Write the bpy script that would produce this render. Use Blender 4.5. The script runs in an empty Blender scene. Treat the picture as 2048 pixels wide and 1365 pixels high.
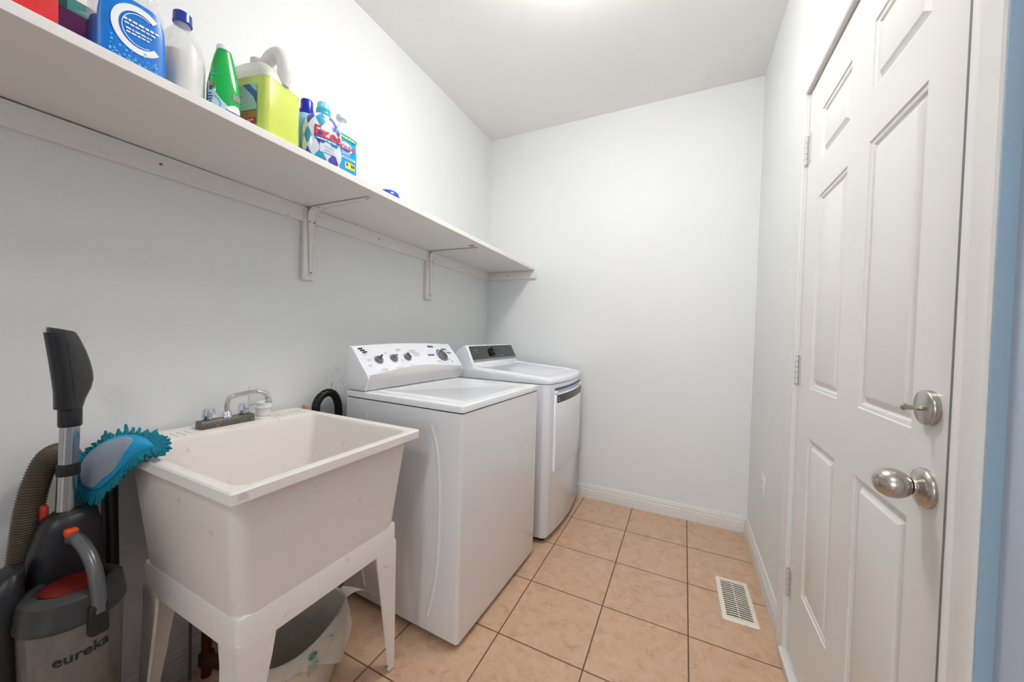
import bpy, bmesh, math, random
from math import sin, cos, pi, radians
from mathutils import Vector, Matrix

random.seed(7)
SC = bpy.context.scene
COL = SC.collection
W, D, H = 1.865, 2.470, 2.758          # room: x left->right, y towards the back wall, z up

# ---------------------------------------------------------------- camera
cam_data = bpy.data.cameras.new('camera')
cam_data.sensor_width = 36.0
cam_data.lens = 12.5362
cam_data.clip_start = 0.02
cam = bpy.data.objects.new('camera', cam_data)
COL.objects.link(cam)
_R = Vector((0.89988037, 0.43524686, 0.02784781)).normalized()
_F = Vector((-0.43482448, 0.90029146, -0.02007386)).normalized()
_U = _R.cross(_F).normalized()
cam.matrix_world = Matrix(((_R.x, _U.x, -_F.x, 1.48358), (_R.y, _U.y, -_F.y, -0.11014),
                           (_R.z, _U.z, -_F.z, 1.17649), (0, 0, 0, 1)))
SC.camera = cam

# ---------------------------------------------------------------- view, world and light
vs = SC.view_settings
vs.view_transform = 'Standard'
vs.look = 'None'
vs.gamma = 1.0
vs.use_curve_mapping = False
vs.exposure = 1.15

world = bpy.data.worlds.new('daylight')
SC.world = world
world.use_nodes = True
bg = world.node_tree.nodes['Background']
bg.inputs['Color'].default_value = (0.85, 0.92, 1.0, 1)
bg.inputs['Strength'].default_value = 0.30
LAMP_POWER = 30
LAMP_AT = (1.09, 1.10)
# daylight from the hallway window behind the photographer
day = bpy.data.lights.new('hall_daylight', 'AREA')
day.shape = 'RECTANGLE'
day.size, day.size_y = 1.1, 1.5
day.color = (0.88, 0.94, 1.0)
day.energy = 20
day_o = bpy.data.objects.new('hall_daylight', day)
day_o.location = (1.05, -4.0, 1.35)
day_o.rotation_euler = (radians(90), 0, 0)
COL.objects.link(day_o)
# added fill light, out of view, to lift the underlit appliance fronts
hall = bpy.data.lights.new('added_fill_light', 'AREA')
hall.shape = 'DISK'
hall.size = 0.35
hall.color = (1.0, 0.97, 0.93)
hall.energy = 5.2
hall_o = bpy.data.objects.new('added_fill_light', hall)
hall_o.location = (1.45, -1.05, H - 0.10)
COL.objects.link(hall_o)


# ================================================================ helpers
def lin(c):
    out = []
    for v in c[:3]:
        v = v / 255.0
        out.append(v / 12.92 if v <= 0.04045 else ((v + 0.055) / 1.055) ** 2.4)
    return (out[0], out[1], out[2], 1.0)


def mat(name, col, rough=0.5, metal=0.0, spec=0.5, bump=0.0, bscale=200.0, mottle=0.0, mscale=20.0,
        spots=None, coat=0.0, trans=0.0, alpha=1.0, emit=0.0, sss=0.0, ior=1.45, aniso=None):
    m = bpy.data.materials.new(name)
    m.use_nodes = True
    nt = m.node_tree
    N, L = nt.nodes, nt.links
    b = N['Principled BSDF']
    c = lin(col)
    b.inputs['Base Color'].default_value = c
    b.inputs['Roughness'].default_value = rough
    b.inputs['Metallic'].default_value = metal
    b.inputs['Specular IOR Level'].default_value = spec
    b.inputs['Coat Weight'].default_value = coat
    b.inputs['Coat Roughness'].default_value = 0.08
    b.inputs['Transmission Weight'].default_value = trans
    b.inputs['Alpha'].default_value = alpha
    b.inputs['IOR'].default_value = ior
    if emit:
        b.inputs['Emission Color'].default_value = c
        b.inputs['Emission Strength'].default_value = emit
    tc = N.new('ShaderNodeTexCoord')
    vec = tc.outputs['Object']
    if aniso:
        mp = N.new('ShaderNodeMapping')
        mp.inputs['Scale'].default_value = aniso
        L.new(vec, mp.inputs['Vector'])
        vec = mp.outputs['Vector']
    last = None
    n1 = N.new('ShaderNodeTexNoise')
    n1.inputs['Scale'].default_value = mscale
    n1.inputs['Detail'].default_value = 5
    L.new(vec, n1.inputs['Vector'])
    mx = N.new('ShaderNodeMix')
    mx.data_type = 'RGBA'
    k = 1.0 - max(mottle, 0.012)
    mx.inputs['A'].default_value = c
    mx.inputs['B'].default_value = (c[0] * k, c[1] * k, c[2] * k, 1)
    L.new(n1.outputs['Fac'], mx.inputs['Factor'])
    last = mx.outputs['Result']
    if spots:                                     # (colour, scale, threshold, strength)
        sc_, scale, th, st = spots
        n2 = N.new('ShaderNodeTexNoise')
        n2.inputs['Scale'].default_value = scale
        n2.inputs['Detail'].default_value = 3
        L.new(vec, n2.inputs['Vector'])
        r = N.new('ShaderNodeMapRange')
        r.inputs['From Min'].default_value = th
        r.inputs['From Max'].default_value = th + 0.06
        r.inputs['To Max'].default_value = st
        L.new(n2.outputs['Fac'], r.inputs['Value'])
        m2 = N.new('ShaderNodeMix')
        m2.data_type = 'RGBA'
        m2.inputs['B'].default_value = lin(sc_)
        L.new(last, m2.inputs['A'])
        L.new(r.outputs['Result'], m2.inputs['Factor'])
        last = m2.outputs['Result']
    L.new(last, b.inputs['Base Color'])
    if bump:
        n3 = N.new('ShaderNodeTexNoise')
        n3.inputs['Scale'].default_value = bscale
        L.new(vec, n3.inputs['Vector'])
        bp = N.new('ShaderNodeBump')
        bp.inputs['Strength'].default_value = bump
        bp.inputs['Distance'].default_value = 0.002
        L.new(n3.outputs['Fac'], bp.inputs['Height'])
        L.new(bp.outputs['Normal'], b.inputs['Normal'])
    return m


def obj(name, bm, m, parent=None, sharp=35.0, smooth=True, kind=None, label=None):
    bmesh.ops.remove_doubles(bm, verts=bm.verts, dist=1e-6)
    bmesh.ops.recalc_face_normals(bm, faces=bm.faces)
    me = bpy.data.meshes.new(name)
    bm.to_mesh(me)
    bm.free()
    for x in (m if isinstance(m, (list, tuple)) else [m]):
        me.materials.append(x)
    if smooth:
        for p in me.polygons:
            p.use_smooth = True
        me.set_sharp_from_angle(angle=radians(sharp))
    o = bpy.data.objects.new(name, me)
    COL.objects.link(o)
    if parent:
        o.parent = parent
    if kind:
        o['kind'] = kind
    if label:
        o['label'] = label
    return o


def thing(name, label, cat, loc=(0, 0, 0), rz=0.0, group=None):
    o = bpy.data.objects.new(name, None)
    o.empty_display_size = 0.05
    COL.objects.link(o)
    o.location = loc
    o.rotation_euler = (0, 0, rz)
    return tag(o, label, cat, group)


def tag(o, label, cat, group=None):
    o['label'] = label
    o['category'] = cat
    if group:
        o['group'] = group
    return o


def B():
    return bmesh.new()


def merge(dst, src, M=None, mi=None):
    if M is not None:
        bmesh.ops.transform(src, matrix=M, verts=src.verts)
    vm = {}
    for v in src.verts:
        vm[v] = dst.verts.new(v.co)
    for f in src.faces:
        try:
            nf = dst.faces.new([vm[v] for v in f.verts])
            nf.material_index = f.material_index if mi is None else mi
        except ValueError:
            pass
    src.free()
    return dst


def box(bm, x0, x1, y0, y1, z0, z1, bev=0.0, seg=2, M=None, mi=0, taper=None):
    t = bmesh.new()
    vs_ = [t.verts.new((x, y, z)) for z in (z0, z1) for y in (y0, y1) for x in (x0, x1)]
    if taper:                                     # shrink of the bottom rectangle towards its centre (x, y)
        cx, cy = (x0 + x1) / 2, (y0 + y1) / 2
        for v in vs_[:4]:
            v.co.x = cx + (v.co.x - cx) * taper[0]
            v.co.y = cy + (v.co.y - cy) * taper[1]
    for q in ((0, 2, 3, 1), (4, 5, 7, 6), (0, 1, 5, 4), (2, 6, 7, 3), (0, 4, 6, 2), (1, 3, 7, 5)):
        t.faces.new([vs_[i] for i in q])
    bmesh.ops.recalc_face_normals(t, faces=t.faces)
    if bev > 0:
        bmesh.ops.bevel(t, geom=list(t.edges), offset=bev, segments=seg, profile=0.5, affect='EDGES', clamp_overlap=True)
    return merge(bm, t, M, mi)


def loft(bm, rings, cap0=True, cap1=True, mi=0, closed=True, M=None):
    t = bmesh.new()
    R = [[t.verts.new(p) for p in r] for r in rings]
    n = len(R[0])
    for a, b in zip(R[:-1], R[1:]):
        for i in range(n if closed else n - 1):
            j = (i + 1) % n
            try:
                t.faces.new((a[i], a[j], b[j], b[i]))
            except ValueError:
                pass
    if closed and cap0:
        t.faces.new(R[0][::-1])
    if closed and cap1:
        t.faces.new(R[-1])
    return merge(bm, t, M, mi)


def lathe(bm, prof, seg=32, M=None, mi=0, cap0=True, cap1=True):
    rings = [[(r * cos(2 * pi * i / seg), r * sin(2 * pi * i / seg), z) for i in range(seg)] for r, z in prof]
    return loft(bm, rings, cap0, cap1, mi, True, M)


def cyl(bm, p0, p1, r, r1=None, seg=20, mi=0):
    p0, p1 = Vector(p0), Vector(p1)
    d = p1 - p0
    M = Matrix.Translation(p0) @ d.to_track_quat('Z', 'Y').to_matrix().to_4x4()
    return lathe(bm, [(r, 0), (r if r1 is None else r1, d.length)], seg, M, mi)


def smooth_path(pts, n=8):
    P = [Vector(p) for p in pts]
    Q = [P[0] * 2 - P[1]] + P + [P[-1] * 2 - P[-2]]
    out = []
    for i in range(1, len(Q) - 2):
        a, b, c, d = Q[i - 1], Q[i], Q[i + 1], Q[i + 2]
        for k in range(n):
            t = k / n
            out.append(0.5 * ((2 * b) + (c - a) * t + (2 * a - 5 * b + 4 * c - d) * t * t + (3 * b - a - 3 * c + d) * t ** 3))
    out.append(P[-1])
    return out


def tube(bm, path, r, seg=14, mi=0, caps=True, flat=1.0, up=None):
    P = [Vector(p) for p in path]
    rr = r if isinstance(r, (list, tuple)) else [r] * len(P)
    T = []
    for i in range(len(P)):
        d = P[min(i + 1, len(P) - 1)] - P[max(i - 1, 0)]
        T.append(d.normalized())
    u = Vector(up) if up else (Vector((0, 0, 1)) if abs(T[0].z) < 0.9 else Vector((0, 1, 0)))
    u = (u - T[0] * u.dot(T[0])).normalized()
    rings = []
    for i, p in enumerate(P):
        u = (u - T[i] * u.dot(T[i])).normalized()
        w = T[i].cross(u)
        rings.append([p + u * (rr[i] * cos(2 * pi * k / seg)) + w * (rr[i] * flat * sin(2 * pi * k / seg)) for k in range(seg)])
    return loft(bm, rings, caps, caps, mi)


def prism(bm, poly, axis, a, b, mi=0, M=None, bev=0.0):
    """poly: 2-D outline; axis 'x' -> (y,z), 'y' -> (x,z), 'z' -> (x,y); extruded from a to b"""
    def P3(p, t):
        return {'x': (t, p[0], p[1]), 'y': (p[0], t, p[1]), 'z': (p[0], p[1], t)}[axis]
    t = bmesh.new()
    R0 = [t.verts.new(P3(p, a)) for p in poly]
    R1 = [t.verts.new(P3(p, b)) for p in poly]
    n = len(poly)
    for i in range(n):
        j = (i + 1) % n
        t.faces.new((R0[i], R0[j], R1[j], R1[i]))
    t.faces.new(R0[::-1])
    t.faces.new(R1)
    bmesh.ops.recalc_face_normals(t, faces=t.faces)
    if bev > 0:
        bmesh.ops.bevel(t, geom=list(t.edges), offset=bev, segments=2, profile=0.5, affect='EDGES', clamp_overlap=True)
    return merge(bm, t, M, mi)


def rrect(x0, x1, y0, y1, z, r, n=6):
    """rounded rectangle ring; z may be a function of (x, y)"""
    pts = []
    for cx, cy, a0 in ((x1 - r, y0 + r, -90), (x1 - r, y1 - r, 0), (x0 + r, y1 - r, 90), (x0 + r, y0 + r, 180)):
        for k in range(n + 1):
            a = radians(a0 + 90 * k / n)
            x, y = cx + r * cos(a), cy + r * sin(a)
            pts.append((x, y, z(x, y) if callable(z) else z))
    return pts


def text_bm(s, size, place, bold=0.0, align='CENTER', xs=1.0, sp=1.0, mi=0, bm=None):
    """lettering as flat ink shapes, every vertex put in its place by place(u, v)"""
    cu = bpy.data.curves.new('lettering', 'FONT')
    cu.body = s
    cu.size = size
    cu.align_x = align
    cu.align_y = 'CENTER'
    cu.offset = bold
    cu.resolution_u = 3
    cu.space_character = sp
    cu.fill_mode = 'BOTH'
    o = bpy.data.objects.new('lettering', cu)
    me = o.to_mesh()
    bm = bm or bmesh.new()
    vs_ = [bm.verts.new(place(v.co.x * xs, v.co.y)) for v in me.vertices]
    for p in me.polygons:
        try:
            f = bm.faces.new([vs_[i] for i in p.vertices])
            f.material_index = mi
        except ValueError:
            pass
    o.to_mesh_clear()
    bpy.data.objects.remove(o)
    bpy.data.curves.remove(cu)
    return bm


def plane_place(o, u, v, n=None, off=0.0004):
    o, u, v = Vector(o), Vector(u).normalized(), Vector(v).normalized()
    n = u.cross(v) if n is None else Vector(n)
    return lambda a, b: o + u * a + v * b + n * off


def quad_ink(bm, place, u0, u1, v0, v1, mi=0, nu=1, nv=1, uv=None):
    g = [[bm.verts.new(place(u0 + (u1 - u0) * i / nu, v0 + (v1 - v0) * j / nv)) for i in range(nu + 1)] for j in range(nv + 1)]
    for j in range(nv):
        for i in range(nu):
            f = bm.faces.new((g[j][i], g[j][i + 1], g[j + 1][i + 1], g[j + 1][i]))
            f.material_index = mi
    return bm


def poly_ink(bm, place, pts, mi=0):
    f = bm.faces.new([bm.verts.new(place(a, b)) for a, b in pts])
    f.material_index = mi
    return bm


def ring_ink(bm, place, cu, cv, r0, r1, a0=0, a1=360, n=28, mi=0, sx=1.0):
    prev = None
    for k in range(n + 1):
        a = radians(a0 + (a1 - a0) * k / n)
        cur = (bm.verts.new(place(cu + sx * r0 * cos(a), cv + r0 * sin(a))), bm.verts.new(place(cu + sx * r1 * cos(a), cv + r1 * sin(a))))
        if prev:
            f = bm.faces.new((prev[0], prev[1], cur[1], cur[0]))
            f.material_index = mi
        prev = cur
    return bm


# ================================================================ materials
M_wall = mat('wall_paint', (233, 235, 234), 0.55, spec=0.35, bump=0.12, bscale=260, mottle=0.02, mscale=3)
M_ceil = mat('ceiling_paint', (244, 244, 242), 0.8, spec=0.2, bump=0.25, bscale=420)
M_blue = mat('daylight_blue_tint', (156, 180, 198), 0.5, spec=0.35, bump=0.1, bscale=260)
M_trim = mat('white_trim_paint', (232, 231, 229), 0.32, spec=0.45, mottle=0.03, mscale=14, bump=0.05, bscale=60)
M_basetrim = mat('scuffed_white_trim', (228, 226, 222), 0.38, mottle=0.06, mscale=30,
                 spots=((150, 138, 124), 60, 0.66, 0.45))
M_door = mat('door_paint', (230, 229, 226), 0.33, spec=0.45, mottle=0.02, mscale=5, bump=0.06, bscale=90, aniso=(1, 1, 0.15))
M_shelf = mat('white_shelf_paint', (238, 234, 229), 0.45, spec=0.35, mottle=0.04, mscale=9, bump=0.08, bscale=80,
              spots=((150, 140, 128), 38, 0.72, 0.35))
M_appl = mat('white_enamel', (243, 245, 248), 0.14, spec=0.5, coat=0.4, mottle=0.012)
M_appl2 = mat('white_appliance_plastic', (243, 244, 248), 0.25, spec=0.5, coat=0.2)
M_dry = mat('cool_white_enamel', (241, 243, 250), 0.15, spec=0.5, coat=0.4)
M_dark = mat('dark_gap', (28, 26, 28), 0.8)
M_grey = mat('grey_print', (150, 152, 158), 0.6)
M_navy = mat('navy_print', (48, 66, 128), 0.5)
M_black = mat('black_plastic', (20, 20, 22), 0.35, mottle=0.2, mscale=60)
M_blackg = mat('glossy_black_panel', (14, 16, 18), 0.06, coat=0.6)
M_silver = mat('brushed_silver', (176, 172, 164), 0.32, metal=0.9, mottle=0.1, mscale=40, aniso=(1, 0.05, 1))
M_nickel = mat('satin_nickel', (196, 190, 182), 0.26, metal=1.0, mottle=0.12, mscale=220, aniso=(1, 1, 0.1))
M_chrome = mat('chrome', (225, 226, 230), 0.07, metal=1.0, mottle=0.05, mscale=60, spots=((110, 108, 104), 90, 0.62, 0.6))
M_pewter = mat('tarnished_metal', (128, 122, 116), 0.38, metal=0.85, mottle=0.45, mscale=90, bump=0.4, bscale=220,
               spots=((190, 180, 166), 120, 0.6, 0.5))
M_sink = mat('cream_white_plastic', (240, 233, 226), 0.36, spec=0.45, mottle=0.05, mscale=7, bump=0.05, bscale=90,
             spots=((196, 178, 158), 26, 0.68, 0.45))
M_white = mat('white_plastic', (238, 238, 236), 0.3)
M_screw = mat('grey_screw', (128, 124, 116), 0.45, metal=0.8, mottle=0.2, mscale=300)
M_hinge = mat('painted_steel_hinge', (214, 213, 210), 0.3, metal=0.35, spots=((150, 92, 60), 90, 0.68, 0.6))
M_orange = mat('orange_plastic', (232, 78, 28), 0.35)

# floor tile
M_floor = bpy.data.materials.new('tan_ceramic_tile')
M_floor.use_nodes = True
nt = M_floor.node_tree
N, L = nt.nodes, nt.links
bs = N['Principled BSDF']
tc = N.new('ShaderNodeTexCoord')
sx = N.new('ShaderNodeSeparateXYZ')
L.new(tc.outputs['Object'], sx.inputs[0])
TS = 0.336


def _m(op, a, b=None, c=None):
    n = N.new('ShaderNodeMath')
    n.operation = op
    for i, v in enumerate((a, b, c)):
        if v is None:
            continue
        if isinstance(v, (int, float)):
            n.inputs[i].default_value = v
        else:
            L.new(v, n.inputs[i])
    return n.outputs[0]


def _edge(out, o0):
    t = _m('DIVIDE', _m('SUBTRACT', out, o0), TS)
    return _m('PINGPONG', t, 0.5), _m('FLOOR', t)


ex, ix = _edge(sx.outputs['X'], 0.8648)
ey, iy = _edge(sx.outputs['Y'], 2.1289)
edge = _m('MULTIPLY', _m('MINIMUM', ex, ey), TS)
mr = N.new('ShaderNodeMapRange')
mr.inputs['From Min'].default_value = 0.0020
mr.inputs['From Max'].default_value = 0.0030
L.new(edge, mr.inputs['Value'])
off = N.new('ShaderNodeCombineXYZ')
L.new(_m('MULTIPLY', ix, 3.71), off.inputs[0])
L.new(_m('MULTIPLY', iy, 5.13), off.inputs[1])
va = N.new('ShaderNodeVectorMath')
va.operation = 'ADD'
L.new(tc.outputs['Object'], va.inputs[0])
L.new(off.outputs[0], va.inputs[1])
nz = N.new('ShaderNodeTexNoise')
nz.inputs['Scale'].default_value = 19
nz.inputs['Detail'].default_value = 9
nz.inputs['Roughness'].default_value = 0.68
nz.inputs['Distortion'].default_value = 0.7
L.new(va.outputs[0], nz.inputs['Vector'])
cr = N.new('ShaderNodeValToRGB')
e = cr.color_ramp.elements
e[0].position, e[0].color = 0.30, lin((182, 142, 112))
e[1].position, e[1].color = 0.62, lin((210, 177, 148))
k = cr.color_ramp.elements.new(0.44)
k.color = lin((200, 164, 135))
L.new(nz.outputs['Fac'], cr.inputs[0])
n5 = N.new('ShaderNodeTexNoise')              # fine brown veining
n5.inputs['Scale'].default_value = 55
n5.inputs['Detail'].default_value = 6
n5.inputs['Distortion'].default_value = 2.5
L.new(va.outputs[0], n5.inputs['Vector'])
mr5 = N.new('ShaderNodeMapRange')
mr5.inputs['From Min'].default_value = 0.60
mr5.inputs['From Max'].default_value = 0.74
mr5.inputs['To Max'].default_value = 0.45
L.new(n5.outputs['Fac'], mr5.inputs['Value'])
mv = N.new('ShaderNodeMix')
mv.data_type = 'RGBA'
mv.inputs['B'].default_value = lin((160, 116, 86))
L.new(mr5.outputs[0], mv.inputs['Factor'])
L.new(cr.outputs[0], mv.inputs['A'])
mg = N.new('ShaderNodeMix')
mg.data_type = 'RGBA'
mg.inputs['A'].default_value = lin((112, 84, 62))
L.new(mr.outputs[0], mg.inputs['Factor'])
L.new(mv.outputs['Result'], mg.inputs['B'])
L.new(mg.outputs['Result'], bs.inputs['Base Color'])
rr_ = N.new('ShaderNodeMapRange')
rr_.inputs['To Min'].default_value = 0.9
rr_.inputs['To Max'].default_value = 0.30
L.new(mr.outputs[0], rr_.inputs['Value'])
L.new(rr_.outputs[0], bs.inputs['Roughness'])
bp_ = N.new('ShaderNodeBump')
bp_.inputs['Distance'].default_value = 0.002
bp_.inputs['Strength'].default_value = 0.6
L.new(mr.outputs[0], bp_.inputs['Height'])
L.new(bp_.outputs['Normal'], bs.inputs['Normal'])


# ================================================================ the room shell
def struct(name, bm, m, **k):
    return obj(name, bm, m, kind='structure', **k)


b = B(); box(b, -0.12, W + 0.12, -1.75, D + 0.12, -0.10, 0.0)
struct('floor', b, M_floor, smooth=False)
b = B(); box(b, -0.12, W + 0.12, -1.75, D + 0.12, H, H + 0.10)
struct('ceiling', b, M_ceil, smooth=False)
M_wallL = M_wall.copy()                          # same paint with dark scuffs rubbed on beside the washer
M_wallL.name = 'scuffed_wall_paint'
_n, _l = M_wallL.node_tree.nodes, M_wallL.node_tree.links
_p = _n['Principled BSDF']
_src = _p.inputs['Base Color'].links[0].from_socket
_tc = _n.new('ShaderNodeTexCoord')
_mp = _n.new('ShaderNodeMapping'); _mp.inputs['Scale'].default_value = (1, 1, 0.28)
_nz = _n.new('ShaderNodeTexNoise'); _nz.inputs['Scale'].default_value = 85; _nz.inputs['Detail'].default_value = 4
_l.new(_tc.outputs['Object'], _mp.inputs[0]); _l.new(_mp.outputs[0], _nz.inputs['Vector'])
_r = _n.new('ShaderNodeMapRange'); _r.inputs['From Min'].default_value = 0.57; _r.inputs['From Max'].default_value = 0.66
_l.new(_nz.outputs['Fac'], _r.inputs['Value'])
_d = _n.new('ShaderNodeVectorMath'); _d.operation = 'DISTANCE'; _d.inputs[1].default_value = (0, 1.050, 0.925)
_l.new(_tc.outputs['Object'], _d.inputs[0])
_q = _n.new('ShaderNodeMapRange'); _q.inputs['From Min'].default_value = 0.035; _q.inputs['From Max'].default_value = 0.085
_q.inputs['To Min'].default_value = 0.45; _q.inputs['To Max'].default_value = 0.0
_l.new(_d.outputs['Value'], _q.inputs['Value'])
_k = _n.new('ShaderNodeMath'); _k.operation = 'MULTIPLY'
_l.new(_r.outputs[0], _k.inputs[0]); _l.new(_q.outputs[0], _k.inputs[1])
_x = _n.new('ShaderNodeMix'); _x.data_type = 'RGBA'; _x.inputs['B'].default_value = lin((70, 70, 74))
_l.new(_src, _x.inputs['A']); _l.new(_k.outputs[0], _x.inputs['Factor']); _l.new(_x.outputs['Result'], _p.inputs['Base Color'])
b = B(); box(b, -0.12, 0.0, -1.75, D + 0.12, 0.0, H)
struct('wall_left', b, M_wallL, smooth=False)
b = B(); box(b, 0.0, W, D, D + 0.12, 0.0, H)
struct('wall_back', b, M_wall, smooth=False)
DY0, DY1, DZ1 = 0.699, 1.522, 2.072            # door slab
b = B()
box(b, W, W + 0.12, DY1 + 0.022, D + 0.12, 0, H)
box(b, W, W + 0.12, DY0 - 0.03, DY1 + 0.022, DZ1 + 0.025, H)
box(b, W + 0.055, W + 0.12, DY0 - 0.03, DY1 + 0.022, 0, DZ1 + 0.025)
struct('wall_right', b, M_wall, smooth=False)
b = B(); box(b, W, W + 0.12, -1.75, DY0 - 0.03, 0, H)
struct('wall_right_2', b, mat('daylight_tinted_paint', (186, 196, 212), 0.5, spec=0.35, bump=0.1, bscale=260), smooth=False)  # bluish daylight is put into this wall section's colour
b = B()                                        # the entrance side, an open doorway to the hall
box(b, 0.0, 0.85, -1.75, -1.63, 0, H)
box(b, W - 0.25, W, -1.75, -1.63, 0, H)
box(b, 0.85, W - 0.25, -1.75, -1.63, 2.1, H)
struct('wall_front', b, M_wall, smooth=False)


# baseboards -----------------------------------------------------
BP = [(0, 0), (0.016, 0), (0.016, 0.052), (0.0145, 0.058), (0.0145, 0.062), (0.011, 0.068), (0.012, 0.076),
      (0.008, 0.084), (0.0075, 0.090), (0.004, 0.096), (0, 0.097)]
b = B()
rings = [[(o * 0 + x, D - o, z) for o, z in BP] for x in (0.0, W)]
loft(b, rings)
struct('baseboard_back', b, M_basetrim, sharp=25)
b = B(); loft(b, [[(o, y, z) for o, z in BP] for y in (-1.63, D - 0.017)])
struct('baseboard_left', b, M_basetrim, sharp=25)
b = B(); loft(b, [[(W - o, y, z) for o, z in BP] for y in (DY1 + 0.098, D - 0.017)])
struct('baseboard_right', b, M_basetrim, sharp=25)

# door casing ----------------------------------------------------
CP = [(0.000, 0.000), (0.000, 0.012), (0.004, 0.0145), (0.010, 0.0145), (0.016, 0.0125), (0.024, 0.0135), (0.040, 0.0165),
      (0.052, 0.0185), (0.062, 0.0195), (0.070, 0.019), (0.074, 0.015), (0.075, 0.0)]
b = B()
ya, yb, zt = DY1 + 0.006, 0.665, DZ1 + 0.006
R4 = [[(W - t, ya + o, 0.0) for o, t in CP], [(W - t, ya + o, zt + o) for o, t in CP],
      [(W - t, yb - o, zt + o) for o, t in CP], [(W - t, yb - o, 0.0) for o, t in CP]]
loft(b, R4)
struct('trim_1', b, M_trim, sharp=22)
b = B()                                        # jamb lining and stop behind the casing
box(b, W - 0.001, W + 0.12, ya - 0.003, ya + 0.016, 0, zt + 0.016)
box(b, W - 0.001, W + 0.12, yb - 0.016, yb + 0.0262, 0, zt + 0.016)
box(b, W - 0.001, W + 0.12, yb, ya, zt - 0.002, zt + 0.016)
struct('trim_2', b, M_trim, smooth=False)
b = B(); box(b, W - 0.026, W + 0.10, DY0 - 0.012, DY1 + 0.012, 0.0, 0.030, 0.005)
struct('trim_3', b, M_basetrim)
b = B(); box(b, W - 0.0006, W + 0.040, DY0 - 0.0075, DY0 - 0.0008, 0.035, DZ1)  # dark strip added for the shade in the gap beside the door
struct('trim_4', b, mat('door_gap_shade', (124, 126, 126), 0.8))
b = B(); box(b, W - 0.0165, W, yb - 0.0775, yb - 0.0752, 0.0, zt + 0.075)   # bluish daylight on the casing's side, put in as a coloured strip
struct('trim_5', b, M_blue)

# door slab ------------------------------------------------------
door = bpy.data.objects.new('door_1', None)
COL.objects.link(door)
door.location = (W + 0.001, DY1, 0)
door['kind'] = 'structure'
b = B()
ys = [DY0 - DY1, 0.803 - DY1, 1.032 - DY1, 1.160 - DY1, 1.389 - DY1, 0.0]
zs = [0.044, 0.319, 0.858, 1.022, 1.658, 1.774, 1.943, DZ1]
PR = [(0, 0), (0.0020, 0.0032), (0.0055, 0.0034), (0.0105, 0.0048), (0.0145, 0.0088), (0.0190, 0.0095), (0.0225, 0.0082), (0.0310, 0.0018), (0.0345, 0.0008)]
for i in range(5):
    for j in range(7):
        y0, y1, z0, z1 = ys[i], ys[i + 1], zs[j], zs[j + 1]
        if i in (1, 3) and j in (1, 3, 5):
            rg = [[(dx, y0 + d, z0 + d), (dx, y1 - d, z0 + d), (dx, y1 - d, z1 - d), (dx, y0 + d, z1 - d)] for d, dx in PR]
            loft(b, rg, cap0=False, cap1=True)
        else:
            b.faces.new([b.verts.new(p) for p in ((0, y0, z0), (0, y1, z0), (0, y1, z1), (0, y0, z1))])
y0, y1, z0, z1 = ys[0], ys[-1], zs[0], zs[-1]
loft(b, [[(x, y0, z0), (x, y1, z0), (x, y1, z1), (x, y0, z1)] for x in (0, 0.042)], cap0=False)
obj('door_slab', b, M_door, door, sharp=20)


def rotX(p):                                    # lathe axis z -> points to -x, placed at p (in door coordinates)
    return Matrix.Translation(p) @ Matrix.Rotation(radians(-90), 4, 'Y')


b = B()
kz, ky = 0.931, 0.750 - DY1
lathe(b, [(0.0335, 0), (0.0335, 0.004), (0.031, 0.0085), (0.024, 0.011), (0.015, 0.0145), (0.0125, 0.017), (0.0120, 0.020), (0.0130, 0.022)], 40, rotX((0, ky, kz)))
knob = obj('door_knob', b, M_nickel, door, sharp=50)
b = B()
kp = [(0.0128, 0.0200)] + [(0.0255 * sin(t) ** 0.9 if 0 < t < pi else 0.001, 0.0430 - 0.0255 * cos(t)) for t in [pi * q / 18 for q in range(3, 18)]] + [(0.0015, 0.0686)]
lathe(b, kp, 40, rotX((0, ky, kz)))
obj('knob_grip', b, M_nickel, knob, sharp=50)
b = B(); lathe(b, [(0.0133, 0.0190), (0.0146, 0.0200), (0.0146, 0.0225), (0.0133, 0.0235)], 32, rotX((0, ky, kz)))
obj('knob_collar', b, M_black, knob)
b = B(); lathe(b, [(0.0022, 0), (0.0022, 0.0112), (0.001, 0.0114)], 12, rotX((0, ky - 0.021, kz - 0.004)))
obj('lock_button', b, M_chrome, knob)
b = B()
bz, by = 1.070, 0.748 - DY1
lathe(b, [(0.0300, 0), (0.0300, 0.007), (0.0292, 0.0095), (0.028, 0.0105), (0.002, 0.0115)], 40, rotX((0, by, bz)))
bolt = obj('deadbolt', b, M_nickel, door, sharp=40)
b = B()
tube(b, [(-0.009, by, bz - 0.002), (-0.020, by, bz - 0.002), (-0.027, by + 0.001, bz - 0.002), (-0.033, by + 0.002, bz - 0.002), (-0.037, by + 0.003, bz - 0.002)],
     [0.0045, 0.004, 0.0045, 0.007, 0.003], 14, flat=0.55)
obj('thumb_turn', b, M_nickel, bolt)
b = B(); box(b, 0.006, 0.030, DY0 - DY1 - 0.0015, DY0 - DY1 + 0.001, 0.895, 0.955)
obj('latch_plate', b, M_silver, door)
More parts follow.
